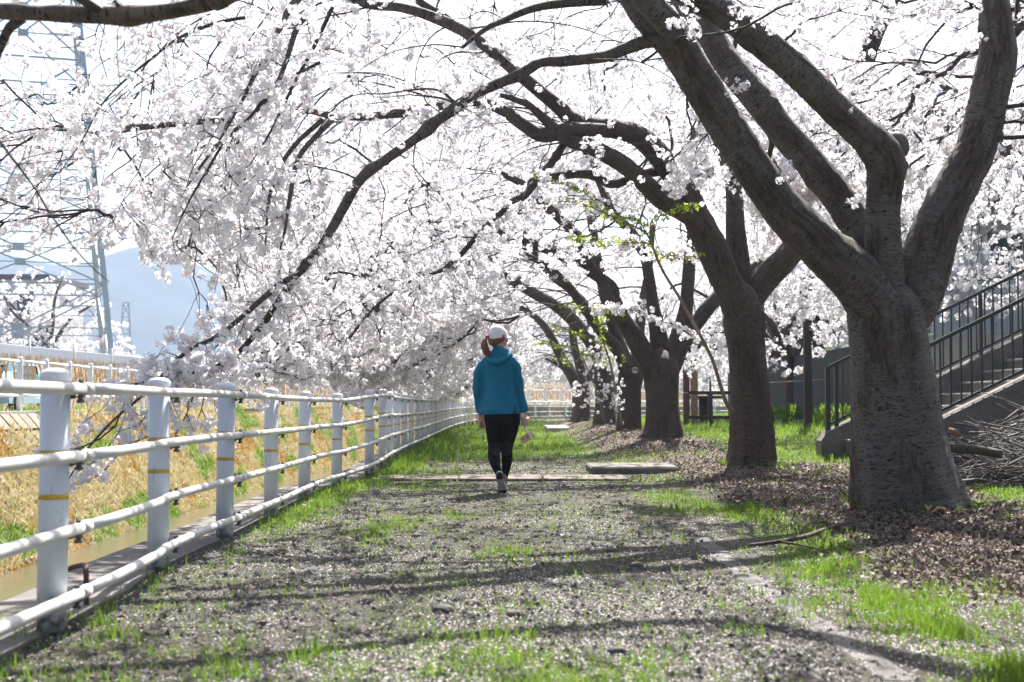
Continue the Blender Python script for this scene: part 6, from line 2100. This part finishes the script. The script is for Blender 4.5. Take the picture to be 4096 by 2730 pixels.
def flakes(x, y, z, sz, r, flat=.35, curl=.25):
    n = len(x)
    a = r.uniform(0, 6.283, n)
    u = np.stack([np.cos(a), np.sin(a), r.normal(0, flat, n)], 1)
    v = np.stack([-np.sin(a), np.cos(a), r.normal(0, flat, n)], 1)
    c = np.stack([x, y, z], 1)
    s_ = sz[:, None]
    asp = r.uniform(.45, .85, n)[:, None]
    k = curl * sz * r.uniform(.2, 1.6, n)
    up = np.stack([0 * k, 0 * k, k], 1)
    V = np.stack([c - u * s_ * .5 + up * .6, c - v * s_ * .5 * asp + up * .0, c + u * s_ * .5 + up, c + v * s_ * .5 * asp + up * .3], 1).reshape(-1, 3)
    b = np.arange(n)[:, None] * 4
    return V, np.vstack([np.concatenate([b, b + 1, b + 3], 1), np.concatenate([b + 1, b + 2, b + 3], 1)])


x, y, r = samp(420000, 3.9, 40, 202)
pn = fbm(x * 1.6, y * 1.0, 0, 111, 4)
p = .25 + .95 * ss(.42, .62, pn)
p = p * (1 - .25 * litter(x, y))
ok = (r.random(len(x)) < p * .52) & ~((np.abs(x - 1.24) < .085) & (y < 9.2) & (r.random(len(x)) < .08))
x, y = x[ok], y[ok]
V, F = flakes(x, y, gh(x, y) + .004, r.uniform(.005, .0105, len(x)) * (1 + .03 * y), r, .22, .25)
mk('fallen_petals', V, F, M['fallen_petal'], smooth=False, kind='stuff', label='white cherry petals scattered over the path and grass')

x, y, r = samp(360000, 5.0, 45, 203)
ok = r.random(len(x)) < np.clip(litter(x, y) * 1.1 + .004, 0, 1)
x, y = x[ok], y[ok]
V, F = flakes(x, y, gh(x, y) + .008 + r.uniform(0, .012, len(x)), r.uniform(.016, .046, len(x)) * (1 + .012 * y), r, .38, .35)
mk('dead_leaves', V, F, M['dead_leaf'], smooth=False, kind='stuff', label='brown dead leaves covering the soil round the trunks')

# gravel
x, y, r = samp(110000, 3.9, 26, 204)
ok = (r.random(len(x)) < np.where(x < 1.3, .9, .12) * (1 - .6 * lawn(x, y))) & ~((np.abs(x - 1.24) < .08) & (r.random(len(x)) < .5))
x, y = x[ok], y[ok]
n = len(x)
sz = (.0035 + .012 * r.random(n) ** 3) * (1 + .03 * y)
sz[r.random(n) < .006] *= 2.2
O = np.array([(1, 0, 0), (0, 1, 0), (-1, 0, 0), (0, -1, 0), (0, 0, 1), (0, 0, -1)], float)
P = O[None] * (sz[:, None, None] * r.uniform(.55, 1.35, (n, 6, 1))) + r.normal(0, .18, (n, 6, 3)) * sz[:, None, None]
P[..., 2] *= .7
V = (P + np.stack([x, y, gh(x, y) + sz * .25], 1)[:, None]).reshape(-1, 3)
b = np.arange(n)[:, None] * 6
F = np.vstack([np.concatenate([b + i, b + j, b + k], 1) for i, j, k in ((0, 1, 4), (1, 2, 4), (2, 3, 4), (3, 0, 4))])
mk('gravel', V, F, M['pebble'], smooth=False, kind='stuff', label='loose grey gravel on the footpath')

# dry growth over the revetment
rr = np.random.default_rng(205)
n = 165000
sA = rr.uniform(24, 150, n) ** 1.0
sA = 24 + (150 - 24) * rr.random(n) ** 1.8
fr2 = rr.random(n)
px_, py_ = np.interp(sA, arc, FD[:, 0]), np.interp(sA, arc, FD[:, 1])
qx, qy = np.interp(sA, arc, FOOT[:, 0]), np.interp(sA, arc, FOOT[:, 1])
nn = fbm(sA * .35, fr2 * 3.2, 0, 301, 4)
n3 = fbm(sA * 1.6, fr2 * 5, 0, 303, 3)
cov = ss(.33, .52, nn + .24 * (fr2 - .38) + .28 * (n3 - .5) + .12 * ss(34, 46, sA))
ok = rr.random(n) < cov
sA, fr2, px_, py_, qx, qy, nn, n3 = [q[ok] for q in (sA, fr2, px_, py_, qx, qy, nn, n3)]
X, Yb, Z = px_ * (1 - fr2) + qx * fr2 + .02, py_ * (1 - fr2) + qy * fr2, .70 * (1 - fr2) + FOOT_Z * fr2 + .04
hh = rr.uniform(.08, .36, len(X))
down = np.stack([.5 + 0 * X, -.1 + 0 * X, -.75 + 0 * X], 1)
kind_ = np.where(fbm(sA * .7, fr2 * 5, 0, 401, 3) > .62, 2, np.where(fbm(sA * 1.1, fr2 * 5, 0, 402, 3) > .60, 1, 0))
for k, (nm, mt, lb) in enumerate((('dry_grass', 'dry_grass', 'pale straw-coloured grass hanging over the stone facing'), ('rust_grass', 'moss', 'rust-brown dead growth on the stone facing'), ('bank_grass', 'grass', 'green weeds sprouting on the stone facing'))):
    q = kind_ == k
    V, F = blades(X[q], Yb[q], Z[q], hh[q] * (.7 if k == 1 else 1), rr.uniform(.006, .014, q.sum()) * (1 + sA[q] * .012), rr, .7, down[q])
    mk(nm, V, F, M[mt], smooth=False, kind='stuff', label=lb)
# grass at the foot of the far fence, levee weeds and bare shrubs
n = 26000
sA = 20 + 120 * rr.random(n) ** 1.6
off = rr.uniform(.1, 3.8, n)
ok = rr.random(n) < ss(.45, .65, fbm(sA * .5, off * 1.2, 0, 501, 3)) * np.where(off < .7, 1, .5)
sA, off = sA[ok], off[ok]
fx, fy = np.interp(sA, arc, FD[:, 0]), np.interp(sA, arc, FD[:, 1])
X = fx - off
V, F = blades(X, fy, fh(X, fy) + 0 * X, rr.uniform(.05, .22, len(X)), rr.uniform(.012, .03, len(X)), rr, .4)
mk('verge_grass', V, F, M['grass'], smooth=False, kind='stuff', label='grass growing beside the far fence')
n = 34000
sA = 20 + 150 * rr.random(n) ** 1.3
off = rr.uniform(4.2, 7.6, n)
fx, fy = np.interp(sA, arc, FD[:, 0]), np.interp(sA, arc, FD[:, 1])
O2 = poly_offset(FD, -1.0) - FD
ox, oy = np.interp(sA, arc, O2[:, 0]), np.interp(sA, arc, O2[:, 1])
X, Y2 = fx + ox * off, fy + oy * off
V, F = blades(X, Y2, fh(X, Y2) + 0 * X, rr.uniform(.08, .30, n), rr.uniform(.015, .04, n), rr, .5)
mk('levee_grass', V, F, M['levee_grass'], smooth=False, kind='stuff', label='dry brown grass covering the far levee')

# fallen bough and curled leaves by the big trunk
fb = empty('fallen_branch', PX(3050, 2200, 8.9), 'thin dead branch lying in the leaves in front of the largest trunk', 'branch')
q = [PX(2990, 2205, 8.75), PX(3120, 2195, 8.85), PX(3230, 2168, 9.05), PX(3330, 2120, 9.5), PX(3480, 2085, 9.9)]
q = [(p[0], p[1], float(gh(p[0], p[1])) + .03 + .012 * k, rad) for k, (p, rad) in enumerate(zip(q, (.009, .012, .014, .011, .006)))]
V, F, bk = tube(q, .03, 10, .2, .08, 7); mk('branch_stem', V, F, M['bark_brown'], fb, attrs={'bark': ('FLOAT_VECTOR', bk)})
V, F, bk = tube([q[1][:3] + (.008,), (q[1][0] + .12, q[1][1] - .22, q[1][2] - .01, .006), (q[1][0] + .2, q[1][1] - .5, q[1][2] - .02, .003)], .03, 8, .2, .08, 8)
mk('side_shoot', V, F, M['bark_brown'], fb, attrs={'bark': ('FLOAT_VECTOR', bk)})
def big_leaf(px, py, Y, size, tilt, label):
    c = PX(px, py, Y); c.z = float(gh(c.x, c.y)) + .035
    L_ = np.linspace(0, 1, 9)
    wv = np.interp(L_, [0, .15, .45, .75, 1], [.02, .55, 1, .6, .0]) * size * .28
    V = []
    for k in range(9):
        zc = .25 * size * math.sin(L_[k] * 2.6)
        for sgn in (-1, 0, 1): V.append((c.x + (L_[k] - .5) * size * math.cos(tilt) - sgn * wv[k] * math.sin(tilt), c.y + (L_[k] - .5) * size * math.sin(tilt) + sgn * wv[k] * math.cos(tilt), c.z + zc + abs(sgn) * wv[k] * .6))
    F = [[k * 3 + j, k * 3 + j + 1, k * 3 + j + 4, k * 3 + j + 3] for k in range(8) for j in range(2)]
    mk('dead_leaf', V, np.array(F), leafy('tan_leaf', (.36, .20, .11), (.42, .25, .14), .25), label=label, cat='leaf')
big_leaf(3715, 2040, 10.7, .11, 1.2, 'large upright tan dead leaf at the foot of the largest trunk')
big_leaf(3760, 2060, 10.55, .12, .1, 'flat tan dead leaf beside the upright one at the foot of the largest trunk')
sp = empty('bare_seedling', PX(3420, 2060, 10.3), 'thin bare seedling leaning left in front of the largest trunk', 'seedling')
a = PX(3410, 2070, 10.3)
V, F, _ = tube([(a.x, a.y, float(gh(a.x, a.y)) - .01, .005), (*PX(3350, 1985, 10.3), .004), (*PX(3275, 1880, 10.3), .002)], .05, 6, 0, 0)
mk('seedling_stem', V, F, M['shoot'], sp)
# stones one can pick out on the path
for k, (px, py, sz) in enumerate(((2445, 2205, .045), (1665, 2145, .04), (1770, 2440, .05), (1890, 2410, .035), (1465, 2170, .03), (2060, 2455, .045), (2545, 2260, .04), (2467, 2600, .035), (1010, 2415, .03), (1860, 2155, .03))):
    Yv = .9 * FPX / (py - 1612)
    c = PX(px, py, Yv)
    V, F = ellipsoid((0, 0, 0), sz, sz * .8, sz * .5, 12, 8)
    V = V * (1 + .45 * (fbm(V[:, 0] * 30 + k, V[:, 1] * 30, V[:, 2] * 30, k, 2)[:, None] - .5))
    mk('stone', V + [c.x, c.y, float(gh(c.x, c.y)) + sz * .18], F, M['pebble'], smooth=False, label='dark angular stone on the gravel footpath, %s' % (
        'right of centre below the walker', 'left of the walker\'s feet', 'left one of the pair in the lower middle', 'low flat one in the lower middle', 'small one further left of the walker', 'right one of the pair in the lower middle',
        'farther right near the grass edge', 'upright one at the bottom near the kerb', 'on the left near the second post', 'just left below the walker\'s raised shoe')[k], cat='stone', group='stones lying on the path')

# dark evergreen behind the post
ev = empty('evergreen_tree', (9.3, 45, 2), 'dark green conifer standing behind the timber post and retaining wall', 'conifer')
mb = MB(); V, F, bk = tube([(9.3, 45, .4, .22), (9.3, 45, 4, .14), (9.3, 45, 8.4, .03)], .3, 10, .05, .02, 5)
mk('trunk', V, F, M['bark_brown'], ev, attrs={'bark': ('FLOAT_VECTOR', bk)})
rr = np.random.default_rng(601)
n = 16000
t = rr.random(n) ** .7
zc = 8.6 - 6.4 * t
k_ = rr.integers(0, 60, n)
ang = k_ * 2.4 + rr.normal(0, .25, n)
rad = (.15 + 2.2 * t) * rr.random(n) ** .5 * (.75 + .35 * np.sin(k_ * 3.1))
V, F = blades(9.3 + np.cos(ang) * rad, 45 + np.sin(ang) * rad, zc - rad * .35, rr.uniform(.10, .26, n), rr.uniform(.03, .07, n), rr, .8)
mk('needles', V, F, leafy('dark_needles', (.018, .042, .020), (.035, .07, .028), .25), ev, smooth=False, kind='stuff')


rr = np.random.default_rng(701)
n = 9000
sx = 6.25 + .5 * rr.random(n); sy = 23.5 + 17 * rr.random(n)
ok = fbm(sx * 1.2, sy * .8, 0, 71, 3) > .50
sx, sy = sx[ok], sy[ok]
V, F = blades(sx, sy, gh(sx, sy) + rr.uniform(0, .55, len(sx)) * fbm(sx, sy * .6, 0, 72, 2), rr.uniform(.08, .2, len(sx)), rr.uniform(.02, .045, len(sx)), rr, .8)
mk('undergrowth', V, F, M['grass'], smooth=False, kind='stuff', label='green weeds and shrubs along the foot of the dark wall')
